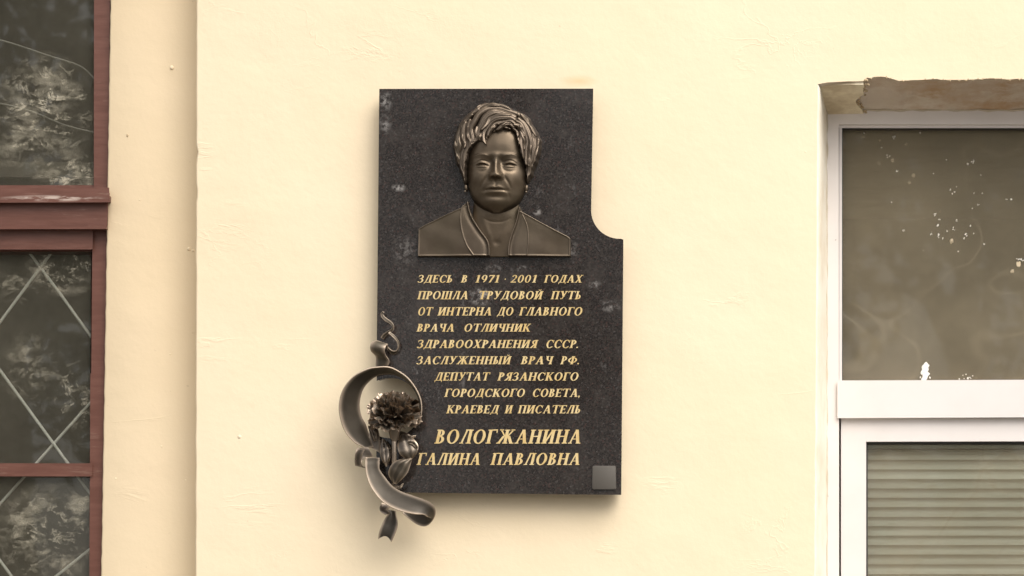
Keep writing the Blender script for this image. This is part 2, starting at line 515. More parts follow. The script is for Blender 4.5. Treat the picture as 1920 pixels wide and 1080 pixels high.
def make_facade():
    me_v, me_f = [], []
    def v(px, py, y=0.0):
        me_v.append(P(px, py, y)); return len(me_v) - 1
    XR, YT, YB = 4200, -2200, 2520
    # top edge of the right opening: intact corner then torn plaster
    top = [(1533, 158), (1541, 156.5), (1552, 154.5), (1570, 153.6), (1590, 152.6), (1606, 152.4), (1621, 152), (1622.5, 148), (1626, 145.5), (1633, 146.5),
           (1640, 144), (1652, 143.5), (1662, 144.5), (1670, 147), (1678, 149), (1684, 151.5), (1697, 151), (1712, 150.2), (1730, 149.6), (1745, 148.6),
           (1757, 147.8), (1764, 149.6), (1790, 149.8), (1815, 149.4), (1838, 148.2), (1858, 146.6), (1878, 147.6), (1893, 149.2), (1905, 147.6), (1920, 148.6)]
    x = 1935
    while x < 2500:
        top.append((x, 148.5 + rnd.uniform(-1.2, 1.2))); x += rnd.uniform(12, 28)
    top.append((2500, 150))
    left = []
    for i in range(61):
        t = i / 60
        left.append((1533 - 7 * t * 1.3 + wobble(i * 22, 0.9, seed=2), 158 + t * 1342))
    left[0] = top[0]
    # rounded arris of the wall where it steps back to the strip
    arr = []
    ys = [YT] + list(range(-40, 1160, 12)) + [YB]
    for y in ys:
        w = wobble(y, 0.45, 0.02, 5.0)
        if 272 < y < 300: w += 3.0 * math.sin((y - 272) / 28 * math.pi)
        if 350 < y < 372: w += 1.8
        arr.append((368.5 - 2.0 * (y - 0) / 1080 + w, y))
    rows = []
    for (x, y) in arr:
        rows.append([v(x + 3, y, 0.0), v(x + 1.4, y, 0.0006), v(x + 0.4, y, 0.002), v(x, y, 0.005), v(x, y, REC + 0.03)])
    for a, b in zip(rows[:-1], rows[1:]):
        for j in range(4):
            me_f.append((a[j], a[j + 1], b[j + 1], b[j]))
    # wall left of the opening
    L = [v(*p) for p in left]
    tl, bl = v(left[0][0], YT), v(left[-1][0], YB)
    ring = [tl] + L + [bl] + [r[0] for r in reversed(rows)]
    me_f.append(tuple(reversed(ring)))
    T = [v(*p) for p in top]
    trr = v(2500, YT)
    me_f.append(tuple([tl, trr] + list(reversed(T[1:])) + [L[0]]))
    br, b2 = v(2500, 1500), v(2500, YB)
    me_f.append((L[-1], br, b2, bl))
    far_t, far_b = v(XR, YT), v(XR, YB)
    me_f.append(tuple([trr, far_t, far_b, b2, br, T[-1]]))
    me = bpy.data.meshes.new('plaster_coat')
    me.from_pydata(me_v, [], me_f)
    bm = bmesh.new(); bm.from_mesh(me)
    bmesh.ops.recalc_face_normals(bm, faces=bm.faces)
    bmesh.ops.triangulate(bm, faces=[f for f in bm.faces if len(f.verts) > 4])
    if sum(f.normal.y * f.calc_area() for f in bm.faces) > 0:
        bmesh.ops.reverse_faces(bm, faces=bm.faces)
    bm.to_mesh(me); bm.free()
    smooth(me, 50)
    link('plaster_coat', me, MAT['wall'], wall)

    # left reveal, rounded lip then running back to the frame
    bm = bmesh.new()
    rows = []
    for i, (x, y) in enumerate(left):
        t = i / 60
        yi = 213 + t * 1287
        xi = 1550.5 + wobble(i * 22, 1.0, 0.05, 9.0)
        r = [P(x, y, 0.0), P(x + 1.5, y + 1.2, 0.001), P(x + 4, y + (yi - y) * .12, 0.006)]
        for k in (0.35, 0.6, 0.8, 1.0):
            r.append(P(x + 4 + (xi - x - 4) * k, y + (yi - y) * k, 0.006 + 0.159 * k))
        rows.append([bm.verts.new(q) for q in r])
    for a, b in zip(rows[:-1], rows[1:]):
        for j in range(len(a) - 1):
            bm.faces.new((a[j], b[j], b[j + 1], a[j + 1]))
    from_bm('window_reveal', bm, MAT['reveal'], wall, 60)

    # torn edge: the thickness of the plaster coat, then rough lintel underside
    bm = bmesh.new()
    rows = []
    fine = []
    for (x0, y0), (x1, y1) in zip(top[:-1], top[1:]):
        n = max(1, int(abs(x1 - x0) / 4))
        for k in range(n):
            fine.append((x0 + (x1 - x0) * k / n, y0 + (y1 - y0) * k / n))
    fine.append(top[-1])
    for (x, y) in fine:
        yi = 211
        xi = x if x > 1560 else 1551 + (x - 1533) / (1560 - 1533) * 9
        r = []
        for k in np.linspace(0, 1, 14):
            q = P(x + (xi - x) * k, y + (yi - y) * k, 0.0 + 0.170 * k)
            if 0 < k < 1:
                q.z += 0.0035 * noise.noise(Vector((q.x * 30, q.y * 60, 1))) + 0.002 * noise.noise(Vector((q.x * 90, q.y * 120, 4)))
                if x > 1610: q.z += 0.006 * min(1, (x - 1610) / 20) * math.sin(k * math.pi) ** 0.5
            r.append(bm.verts.new(q))
        rows.append(r)
    for a, b in zip(rows[:-1], rows[1:]):
        for j in range(len(a) - 1):
            bm.faces.new((a[j], a[j + 1], b[j + 1], b[j]))
    o = from_bm('lintel_underside', bm, MAT['concrete'], wall, 70)
    o['label'] = 'bare brown render where the plaster has fallen off'

    # remnant of stained plaster in the corner with jagged right edge
    pts = [(1536, 160), (1552, 157), (1575, 156), (1600, 155), (1619, 154.6), (1621, 160), (1618, 166), (1620, 173), (1613, 178), (1606, 183), (1604, 189),
           (1609, 196), (1615, 201), (1618, 208), (1622, 212), (1600, 212.5), (1575, 213), (1553, 213.5), (1545, 190)]
    bm = bmesh.new()
    def on_soffit(x, y, lift):
        k = max(0.0, min(1.0, (y - 153.5) / (212 - 153.5)))
        q = P(x, y, 0.0 + 0.168 * k)
        q.z -= lift
        return q
    a = [bm.verts.new(on_soffit(x, y, 0.0045 + 0.002 * noise.noise(Vector((x * .1, y * .1, 0))))) for x, y in pts]
    b = [bm.verts.new(on_soffit(x, y, -0.002)) for x, y in pts]
    bm.faces.new(a)
    for i in range(len(a)):
        j = (i + 1) % len(a)
        bm.faces.new((a[i], a[j], b[j], b[i]))
    o = from_bm('plaster_remnant', bm, MAT['stained'], wall, 30)
    o['label'] = 'stained plaster left in the corner with a jagged broken edge'
    # ragged crumbs along the tear
    bm = bmesh.new()
    for (x, y) in fine:
        if x < 1618 or x > 1915 or rnd.random() < .35: continue
        c = P(x, y + rnd.uniform(-.6, 1.6), 0.001)
        r = rnd.uniform(.0010, .0026)
        mat4 = Matrix.Translation(c) @ Matrix.Rotation(rnd.uniform(0, 6), 4, 'Y') @ Matrix.Diagonal((r * rnd.uniform(1, 2.2), r * .8, r, 1))
        bmesh.ops.create_icosphere(bm, subdivisions=1, radius=1, matrix=mat4)
    # torn lump at the corner and between remnant and bare render
    for (x, y, k) in ((1622, 150, 0.0), (1624, 156, .02), (1621, 163, .03), (1622, 170, .04), (1619, 177, .05), (1613, 183, .055), (1608, 189, .06), (1611, 195, .068), (1617, 201, .075), (1620, 207, .083)):
        for q in range(3):
            c = on_soffit(x + rnd.uniform(-2, 4), y + rnd.uniform(-2, 2), 0.002)
            r = rnd.uniform(.002, .0045)
            bmesh.ops.create_icosphere(bm, subdivisions=1, radius=1, matrix=Matrix.Translation(c) @ Matrix.Rotation(rnd.uniform(0, 6), 4, 'Y') @ Matrix.Diagonal((r, r, r * .8, 1)))
    o = from_bm('crumbled_edge', bm, MAT['edge'], wall, 80)
    o['kind'] = 'stuff'

    # recessed strip
    n = 60
    bm = bmesh.new()
    rows = []
    for i in range(n + 1):
        y = -2200 + (2520 + 2200) * i / n
        t = y / 1080
        rows.append((y, None))
    ysr = [YT] + list(range(-60, 1180, 15)) + [YB]
    rr = []
    for y in ysr:
        x = 207.5 - 17.5 * max(-.1, min(1.15, y / 1080)) + wobble(y, 0.7, 0.05, 11)
        rr.append([bm.verts.new(P(x + 1.2, y, REC + .045)), bm.verts.new(P(x, y, REC + 0.003)), bm.verts.new(P(x + 2.5, y, REC)), bm.verts.new(P(300, y, REC)), bm.verts.new(P(402, y, REC))])
    for a, b in zip(rr[:-1], rr[1:]):
        for j in range(4):
            bm.faces.new((a[j], b[j], b[j + 1], a[j + 1]))
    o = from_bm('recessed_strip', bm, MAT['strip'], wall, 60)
    o['label'] = 'slightly darker recessed strip beside the old window'
    # the strip's far side beyond the old window, and above/below it
    bm = bmesh.new()
    for r in (rect(-3600, YT, -1000, YB), rect(-1000, YT, 222, -700), rect(-1000, 1560, 205, YB)):
        prism_px(bm, r, REC + .0005, REC + .2)
    from_bm('wall_around_old_window', bm, MAT['wall'], wall)
    # small plaster pimples and pock marks seen on the strip
    bm = bmesh.new()
    for (x, y, r) in ((322, 127, 4.0), (354, 467, 3.0), (462 - 100, 470, 2.2), (319, 664, 1.5), (303, 837, 1.4), (217, 897, 1.3), (348, 900, 1.2), (262, 375, 1.3)):
        bmesh.ops.create_icosphere(bm, subdivisions=2, radius=1, matrix=Matrix.Translation(P(x, y, REC if x < 366 else 0)) @ Matrix.Diagonal((r * S, r * S * .7, r * S * 1.1, 1)))
    from_bm('paint_lump', bm, MAT['wall'], wall, 80)
    bm = bmesh.new()
    bmesh.ops.create_icosphere(bm, subdivisions=2, radius=1, matrix=Matrix.Translation(P(239, 254, REC)) @ Matrix.Diagonal((2.2 * S, 1.2 * S, 3.2 * S, 1)))
    from_bm('nail_hole_plug', bm, MAT['edge'], wall, 80)


make_facade()

# ------------------------------------------------------------ dim rooms behind the panes
def room(x0, x1, y0, y1, ya, yb, nm):
    """open-fronted box of plastered walls"""
    a, b = P(x0, y0, ya), P(x1, y1, ya)
    bm = bmesh.new()
    box_bm(bm, a.x, b.x, ya, yb, b.z, a.z)
    front = [f for f in bm.faces if abs(f.calc_center_median().y - ya) < 1e-6]
    bmesh.ops.delete(bm, geom=front, context='FACES')
    o = from_bm(nm, bm, MAT['room'])
    tag(o, kind='structure')
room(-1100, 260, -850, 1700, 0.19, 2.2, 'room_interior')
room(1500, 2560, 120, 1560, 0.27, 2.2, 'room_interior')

# ------------------------------------------------------------ old wooden window (left)
wn_ = empty('wooden_window', P(-400, 1500, 0.07))
tag(wn_, 'old red-brown wooden window with dirty panes at the left edge', 'window')
def bw(name, pts, yf, yb=0.13, bev=0.002):
    return board(name, pts, yf + WL, yb + WL, MAT['wood'], wn_, bev)
WL = 0.035
# stile leans like the opening
bw('stile', [(178.5, -700), (177.5, 352), (173, 466), (171, 700), (167, 1560), (187, 1560), (190, 1080), (198.5, 640), (202.5, 380), (206.5, 0), (210, -700)], 0.070)
bw('stile', [(-975, -700), (-975, 1560), (-935, 1560), (-935, -700)], 0.070)
bw('mullion', [(-420, -700), (-420, 1560), (-370, 1560), (-370, -700)], 0.068)
bw('head_rail', rect(-975, -740, 210, -702), 0.068)
bw('bottom_rail', rect(-975, 1562, 190, 1620), 0.068)
# weather moulding made of stacked profiles
bw('weather_moulding', [(-975, 357), (-975, 366), (201.5, 364), (201.5, 355)], 0.040, bev=0.004)
bw('weather_moulding', [(-975, 368), (-975, 380), (202.5, 376), (202.5, 365)], 0.030, bev=0.004)
bw('transom_board', [(-975, 382.5), (-975, 424), (199, 423), (201, 379)], 0.046)
bw('transom_lip', [(-975, 425.5), (-975, 430), (198.5, 428.5), (198.5, 424.5)], 0.041, bev=0.001)
bw('sash_rail', [(-975, 432), (-975, 467), (172, 466), (172.6, 431)], 0.060)
bw('glazing_bar', [(-975, 871), (-975, 890), (169.5, 890), (169.8, 872)], 0.066, bev=0.004)
# slim glazing beads beside the glass
for nm, pts in (('glazing_bead', [(-975, 349), (-975, 355), (177.5, 353), (177.8, 348)]), ('glazing_bead', [(-975, 468.5), (-975, 472), (171, 471), (171.5, 467.5)])):
    bw(nm, pts, 0.078, bev=0.001)
def pane(nm, pts, y, mat, par):
    bm = bmesh.new()
    prism_px(bm, pts, y, y + 0.004)
    return from_bm(nm, bm, mat, par)
pane('glass_pane', rect(-370, -700, 181, 353), 0.085 + WL, MAT['glass_l'], wn_)
pane('glass_pane', rect(-370, 464, 175, 874), 0.085 + WL, MAT['glass_l'], wn_)
pane('glass_pane', rect(-370, 888, 172, 1560), 0.085 + WL, MAT['glass_l'], wn_)
pane('glass_pane', rect(-935, -700, -420, 353), 0.085 + WL, MAT['glass_l'], wn_)
pane('glass_pane', rect(-935, 464, -420, 1560), 0.085 + WL, MAT['glass_l'], wn_)


def tube_bm(bm, pts, r, seg=8):
    rings = []
    n = len(pts)
    for i, p in enumerate(pts):
        d = (pts[min(i + 1, n - 1)] - pts[max(i - 1, 0)]).normalized()
        u = d.orthogonal().normalized() if i == 0 else (u - d * u.dot(d)).normalized()
        w = d.cross(u)
        rr = r[i] if isinstance(r, (list, tuple)) else r
        rings.append([bm.verts.new(p + (u * math.cos(a) + w * math.sin(a)) * rr) for a in [2 * math.pi * k / seg for k in range(seg)]])
    for a, b in zip(rings[:-1], rings[1:]):
        for k in range(seg):
            bm.faces.new((a[k], a[(k + 1) % seg], b[(k + 1) % seg], b[k]))
    bm.faces.new(list(reversed(rings[0])))
    bm.faces.new(rings[-1])


def cr(pts, n):
    """Catmull-Rom through tuples"""
    a = np.array(pts, float)
    a = np.vstack([2 * a[0] - a[1], a, 2 * a[-1] - a[-2]])
    segs = len(a) - 3
    out = []
    for i in range(n):
        t = i / (n - 1) * segs
        k = min(int(t), segs - 1)
        f = t - k
        p0, p1, p2, p3 = a[k:k + 4]
        out.append(0.5 * ((2 * p1) + (-p0 + p2) * f + (2 * p0 - 5 * p1 + 4 * p2 - p3) * f * f + (-p0 + 3 * p1 - 3 * p2 + p3) * f ** 3))
    return out


grille = empty('diamond_grille', P(60, 1560, 0.12))
tag(grille, 'pale diamond grille of crossed bars behind the lower brown window panes', 'grille')
def bar(x0, y0, x1, y1, dep, r=0.0034):
    bm = bmesh.new()
    dep += WL
    a, b = P(x0, y0, dep), P(x1, y1, dep)
    m = (a + b) / 2 + Vector((0.0008, 0, 0.0012))
    tube_bm(bm, [a, m, b], r)
    from_bm('bar', bm, MAT['bar'], grille, 60)
for c in (105, 399, 696, 1052, 1400):
    y0, y1 = 470, 1540
    xs = sorted(((y0 - c) / 1.36, (y1 - c) / 1.36))
    xa, xb = max(xs[0], -360), min(xs[1], 175)
    if xb > xa: bar(xa, 1.36 * xa + c, xb, 1.36 * xb + c, 0.115)
for c in (604, 945, 1165, 1500):
    k = -1.354 if c == 604 else (-1.12 if c == 945 else -0.8)
    xs = sorted(((470 - c) / k, (1540 - c) / k))
    xa, xb = max(xs[0], -360), min(xs[1], 175)
    if xb > xa: bar(xa, k * xa + c, xb, k * xb + c, 0.121)
for pts, nm, lab in (([(-360, 40), (-100, 55), (0, 75), (90, 104), (150, 124), (182, 152)], 'cable_reflection', 'thin pale wire standing for a cable reflected in the upper pane, the higher of two'),
                ([(-360, 150), (-100, 176), (0, 194), (60, 209), (120, 234), (182, 250)], 'cable_reflection', 'thin pale wire standing for a cable reflected in the upper pane, the lower of two')):
    bm = bmesh.new()
    tube_bm(bm, [P(x, y, 0.11 + WL) for x, y in cr(pts, 30)], 0.0019)  # reflected overhead cables, built as thin wires behind the glass
    o = from_bm(nm, bm, MAT['wire'], None, 60)
    tag(o, lab, 'wire', 'reflected cables in the upper left pane')
# pale lining board low inside the upper pane
bm = bmesh.new()
prism_px(bm, rect(-360, 306, 176, 330), 0.195, 0.215, 0.003)
tag(from_bm('inner_ledge', bm, MAT['room'], None, 40), 'pale horizontal ledge dimly seen inside the upper left pane', 'ledge')

# ------------------------------------------------------------ white plastic window (right)
pw = empty('plastic_window', P(2000, 1500, 0.09))
tag(pw, 'white plastic window with a transom under the crumbling lintel', 'window')
WD = 0.075      # the plastic window sits this much deeper
def bp(name, pts, yf, yb=0.15, bev=0.004, mat='pvc', skip=()):
    return board(name, pts, yf + WD, yb + WD, MAT[mat], pw, bev, 35, skip)
bp('frame_jamb', [(1548, 206), (1550, 1500), (1572, 1500), (1572, 240), (1572, 206)], 0.086, bev=0.002)
bp('frame_head', rect(1572.0, 204, 2474, 233), 0.0862, skip=(0, 2))
bp('frame_jamb', rect(2474, 234, 2500, 1500), 0.086)
bp('frame_sill', rect(1572.6, 1462, 2473, 1500), 0.086)
bp('glazing_bead', rect(1571.5, 233.6, 2473, 238.5), 0.094, bev=0.0015)
bp('glazing_bead', rect(1572.0, 238.4, 1577.5, 717), 0.0942, bev=0.0015)
bp('transom', [(1574, 717.5), (1574, 780), (2473, 776), (2473, 714)], 0.080, bev=0.005)
bp('gasket', rect(1579, 237, 2470, 241.5), 0.105, bev=0.0, mat='gasket')
bp('gasket', rect(1577, 239, 1580, 716), 0.105, bev=0.0, mat='gasket')
# opening sash
bp('sash_stile', [(1577, 784), (1577, 1462), (1624, 1418), (1624, 828)], 0.094, bev=0.005, skip=(1, 3))
bp('sash_rail', [(1577, 784), (1624, 828), (2430, 826), (2473, 782)], 0.094, bev=0.005, skip=(0, 2))
bp('sash_stile', [(2473, 782), (2430, 826), (2430, 1418), (2473, 1462)], 0.094, bev=0.005, skip=(0, 2))
bp('sash_rail', [(1624, 1418), (1577, 1462), (2473, 1462), (2430, 1418)], 0.094, bev=0.005, skip=(0, 2))
bp('gasket', rect(1625, 829, 2429, 832.5), 0.108, bev=0.0, mat='gasket')
bp('gasket', rect(1624.3, 832.5, 1627, 1418), 0.108, bev=0.0, mat='gasket')
pane('glass_pane', rect(1575, 236, 2474, 720), 0.120 + WD, MAT['glass_r'], pw)
pane('glass_pane', rect(1622, 826, 2431, 1420), 0.120 + WD, MAT['glass_r'], pw)
# mastic bead
bm = bmesh.new()
pts = [P(1550.5 + wobble(i * 9, 1.1, .05, 20), 214 + i * 12.5, 0.0865 + WD) for i in range(102)]
tube_bm(bm, pts, [0.0016 + 0.001 * abs(noise.noise(Vector((i * .3, 0, 0)))) for i in range(102)], 6)
from_bm('mastic_bead', bm, MAT['caulk'], pw, 80)
bm = bmesh.new()
pts = [P(1552 + i * 9.4, 206.5 + wobble(i * 9, 1.2, .05, 22), 0.0855 + WD) for i in range(100)]
tube_bm(bm, pts, [0.002 + 0.0016 * abs(noise.noise(Vector((i * .3, 5, 0)))) for i in range(100)], 6)
from_bm('mastic_bead', bm, MAT['caulk'], pw, 80)
# cluster of white blobs on the upper pane
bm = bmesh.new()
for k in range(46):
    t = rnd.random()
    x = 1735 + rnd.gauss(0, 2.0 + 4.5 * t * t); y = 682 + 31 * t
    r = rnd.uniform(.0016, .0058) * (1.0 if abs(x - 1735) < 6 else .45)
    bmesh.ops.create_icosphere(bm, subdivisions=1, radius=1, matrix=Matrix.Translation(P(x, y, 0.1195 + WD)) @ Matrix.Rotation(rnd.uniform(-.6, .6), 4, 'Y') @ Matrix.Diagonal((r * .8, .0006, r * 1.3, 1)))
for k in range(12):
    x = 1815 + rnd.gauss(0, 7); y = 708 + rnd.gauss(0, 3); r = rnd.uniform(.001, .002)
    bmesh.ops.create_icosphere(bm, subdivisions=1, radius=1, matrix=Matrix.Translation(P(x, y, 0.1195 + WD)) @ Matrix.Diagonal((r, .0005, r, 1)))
o = from_bm('white_smudge', bm, MAT['white'], pw, 80)

# sky glints mirrored in the upper pane, modelled as white flecks
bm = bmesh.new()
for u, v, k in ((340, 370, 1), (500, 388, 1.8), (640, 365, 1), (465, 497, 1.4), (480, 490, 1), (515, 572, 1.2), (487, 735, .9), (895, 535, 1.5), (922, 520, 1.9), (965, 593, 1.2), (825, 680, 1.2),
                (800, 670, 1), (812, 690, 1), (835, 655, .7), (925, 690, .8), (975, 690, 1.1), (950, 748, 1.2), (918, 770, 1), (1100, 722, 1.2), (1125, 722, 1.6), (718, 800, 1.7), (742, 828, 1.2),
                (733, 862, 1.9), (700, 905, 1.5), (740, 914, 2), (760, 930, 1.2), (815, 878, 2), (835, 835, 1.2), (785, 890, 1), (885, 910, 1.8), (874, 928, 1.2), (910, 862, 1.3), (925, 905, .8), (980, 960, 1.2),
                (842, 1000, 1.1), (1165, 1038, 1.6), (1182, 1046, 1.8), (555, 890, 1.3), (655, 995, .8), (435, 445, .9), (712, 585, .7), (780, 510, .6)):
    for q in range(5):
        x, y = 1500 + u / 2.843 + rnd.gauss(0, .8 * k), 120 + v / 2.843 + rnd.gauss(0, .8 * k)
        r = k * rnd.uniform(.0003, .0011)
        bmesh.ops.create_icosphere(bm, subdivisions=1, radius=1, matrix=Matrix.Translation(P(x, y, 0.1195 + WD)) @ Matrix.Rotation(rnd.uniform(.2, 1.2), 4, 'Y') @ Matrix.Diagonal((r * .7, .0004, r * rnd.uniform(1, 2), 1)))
o = from_bm('sky_glint_flecks', bm, MAT['white'], pw, 80)
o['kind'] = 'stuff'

# blind
blind = empty('venetian_blind', P(2000, 840, 0.15))
tag(blind, 'closed grey-green horizontal slat blind behind the lower right pane', 'blind')
bm = bmesh.new()
a, b = P(1600, 800, 0.21), P(2460, 840, 0.21)
box_bm(bm, a.x, b.x, 0.21, 0.235, b.z, a.z, 0.002)
from_bm('head_rail', bm, MAT['slat'], blind, 40)
slat_me = None
pitch = 17.75 * S * (D + .225) / D
zt = P(0, 853, 0.225).z
xa, xb = P(1600, 0, .225).x, P(2460, 0, .225).x
for k in range(34):
    if slat_me is None:
        bm = bmesh.new()
        prof = []
        for j in range(7):
            t = j / 6
            prof.append((0.004 - 0.015 * t - 0.0035 * math.sin(t * math.pi), 0.5 * pitch * 1.12 - t * pitch * 1.12))
        for (yo, zo) in prof:
            pass
        v0 = [bm.verts.new((xa, y, z)) for y, z in prof]
        v1 = [bm.verts.new((xb, y, z)) for y, z in prof]
        for j in range(6):
            bm.faces.new((v0[j], v0[j + 1], v1[j + 1], v1[j]))
        r = bmesh.ops.solidify(bm, geom=bm.faces[:], thickness=0.0005)
        o = from_bm('slat', bm, MAT['slat'], None, 60)
        slat_me = o.data
        bpy.data.objects.remove(o)
    o = bpy.data.objects.new('slat', slat_me)
    COL.objects.link(o)
    o.parent = blind
    o.matrix_parent_inverse = Matrix.Translation(-Vector(blind.location))
    o.location = (0, 0.225 + rnd.uniform(-.0001, .0001), zt - k * pitch + rnd.uniform(-.0003, .0003))
    o.rotation_euler = (0.0, rnd.uniform(-.0006, .0006), 0)

# ------------------------------------------------------------ memorial plaque
YF = -0.045       # front of the slab; its back floats 15 mm off the wall on spacers
pl = empty('memorial_plaque', P(935, 926, -0.015))
tag(pl, 'dark granite memorial plaque with bronze portrait, carnation and gold inscription', 'plaque')


def make_slab():
    pts = [(713, 168.5), (708.6, 640)]
    c, r = (731.5, 765), 58.5
    a0 = math.degrees(math.atan2(-(math.sqrt(r * r - (c[0] - 708.3) ** 2)), 708.3 - c[0]))   # photo y down
    # go from the upper meeting point clockwise through the right to the lower one
    up = math.atan2(-math.sqrt(r * r - 23.2 ** 2), -23.2)
    lo = math.atan2(math.sqrt(r * r - 23.6 ** 2), -23.6)
    for i in range(41):
        a = up + (lo - up) * i / 40
        pts.append((c[0] + r * math.cos(a), c[1] + r * math.sin(a)))
    pts += [(706.5, 921), (1163, 926), (1167, 450.5)]
    c2, r2 = (1162, 394), 55.5
    for i in range(21):
        a = math.radians(88 + (178 - 88) * i / 20)
        pts.append((c2[0] + r2 * math.cos(a), c2[1] + r2 * math.sin(a)))
    pts += [(1110.5, 168)]
    bm = bmesh.new()
    prism_px(bm, pts, YF, -0.015, 0.0022, 2)
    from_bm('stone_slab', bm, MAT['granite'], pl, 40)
    for x, y in ((760, 220), (1070, 220), (1120, 880), (740, 870)):
        bm = bmesh.new()
        c = P(x, y, 0)
        bmesh.ops.create_cone(bm, cap_ends=True, segments=20, radius1=.009, radius2=.009, depth=0.016,
                              matrix=Matrix.Translation((c.x, -0.0075, c.z)) @ Matrix.Rotation(math.pi / 2, 4, 'X'))
        from_bm('spacer', bm, MAT['bronze_dark'], pl, 40)
    bm = bmesh.new()
    p = []
    for cx, cy, a in ((1151.5, 876.5, -90), (1152, 914.5, 0), (1113.5, 914.5, 90), (1114, 876.5, 180)):
        for k in range(4):
            t = math.radians(a + 30 * k)
            p.append((cx + 3.2 * math.cos(t), cy + 3.2 * math.sin(t)))
    prism_px(bm, p, YF - 0.0045, YF - 0.0004, 0.001)
    from_bm('square_cap', bm, MAT['cap'], pl, 40)


make_slab()

# ---- inscription: drawn letter by letter, slanted bold serif capitals
SL = 0.225          # slant
class G:
    """glyph pieces on a unit cap height, x to the right, y up"""
    def __init__(s): s.p = []; s.w = 0
    def poly(s, pts): s.p.append(('poly', pts))
    def stem(s, x, y0=0, y1=1, w=.17, sf=(1, 1), ss=.07):
        s.stems = 1; x -= .012; w += .03
        s.poly([(x, y0), (x + w, y0), (x + w, y1), (x, y1)])
        h = .07
        if sf[0]: s.poly([(x - ss, y0), (x + w + ss, y0), (x + w + ss, y0 + h), (x - ss, y0 + h)])
        if sf[1]: s.poly([(x - ss, y1 - h), (x + w + ss, y1 - h), (x + w + ss, y1), (x - ss, y1)])
    def bar(s, x0, x1, y, h=.075): s.poly([(x0, y), (x1, y), (x1, y + h), (x0, y + h)])
    def line(s, x0, y0, x1, y1, w):     # horizontal-width slanted stroke
        w += .03
        s.poly([(x0 - w / 2, y0), (x0 + w / 2, y0), (x1 + w / 2, y1), (x1 - w / 2, y1)])
    def foot(s, x0, x1, y=0): s.bar(x0, x1, y, .065)
    def arc(s, cx, cy, rx, ry, a0, a1, wm, wt, n=16):
        """elliptic band; wm side thickness, wt thickness at top/bottom (inside)"""
        if rx > .12: wm += .025; wt += .015
        o, i = [], []
        for k in range(n + 1):
            a = math.radians(a0 + (a1 - a0) * k / n)
            o.append((cx + rx * math.cos(a), cy + ry * math.sin(a)))
            i.append((cx + (rx - wm) * math.cos(a), cy + (ry - wt) * math.sin(a)))
        s.p.append(('band', o, i))


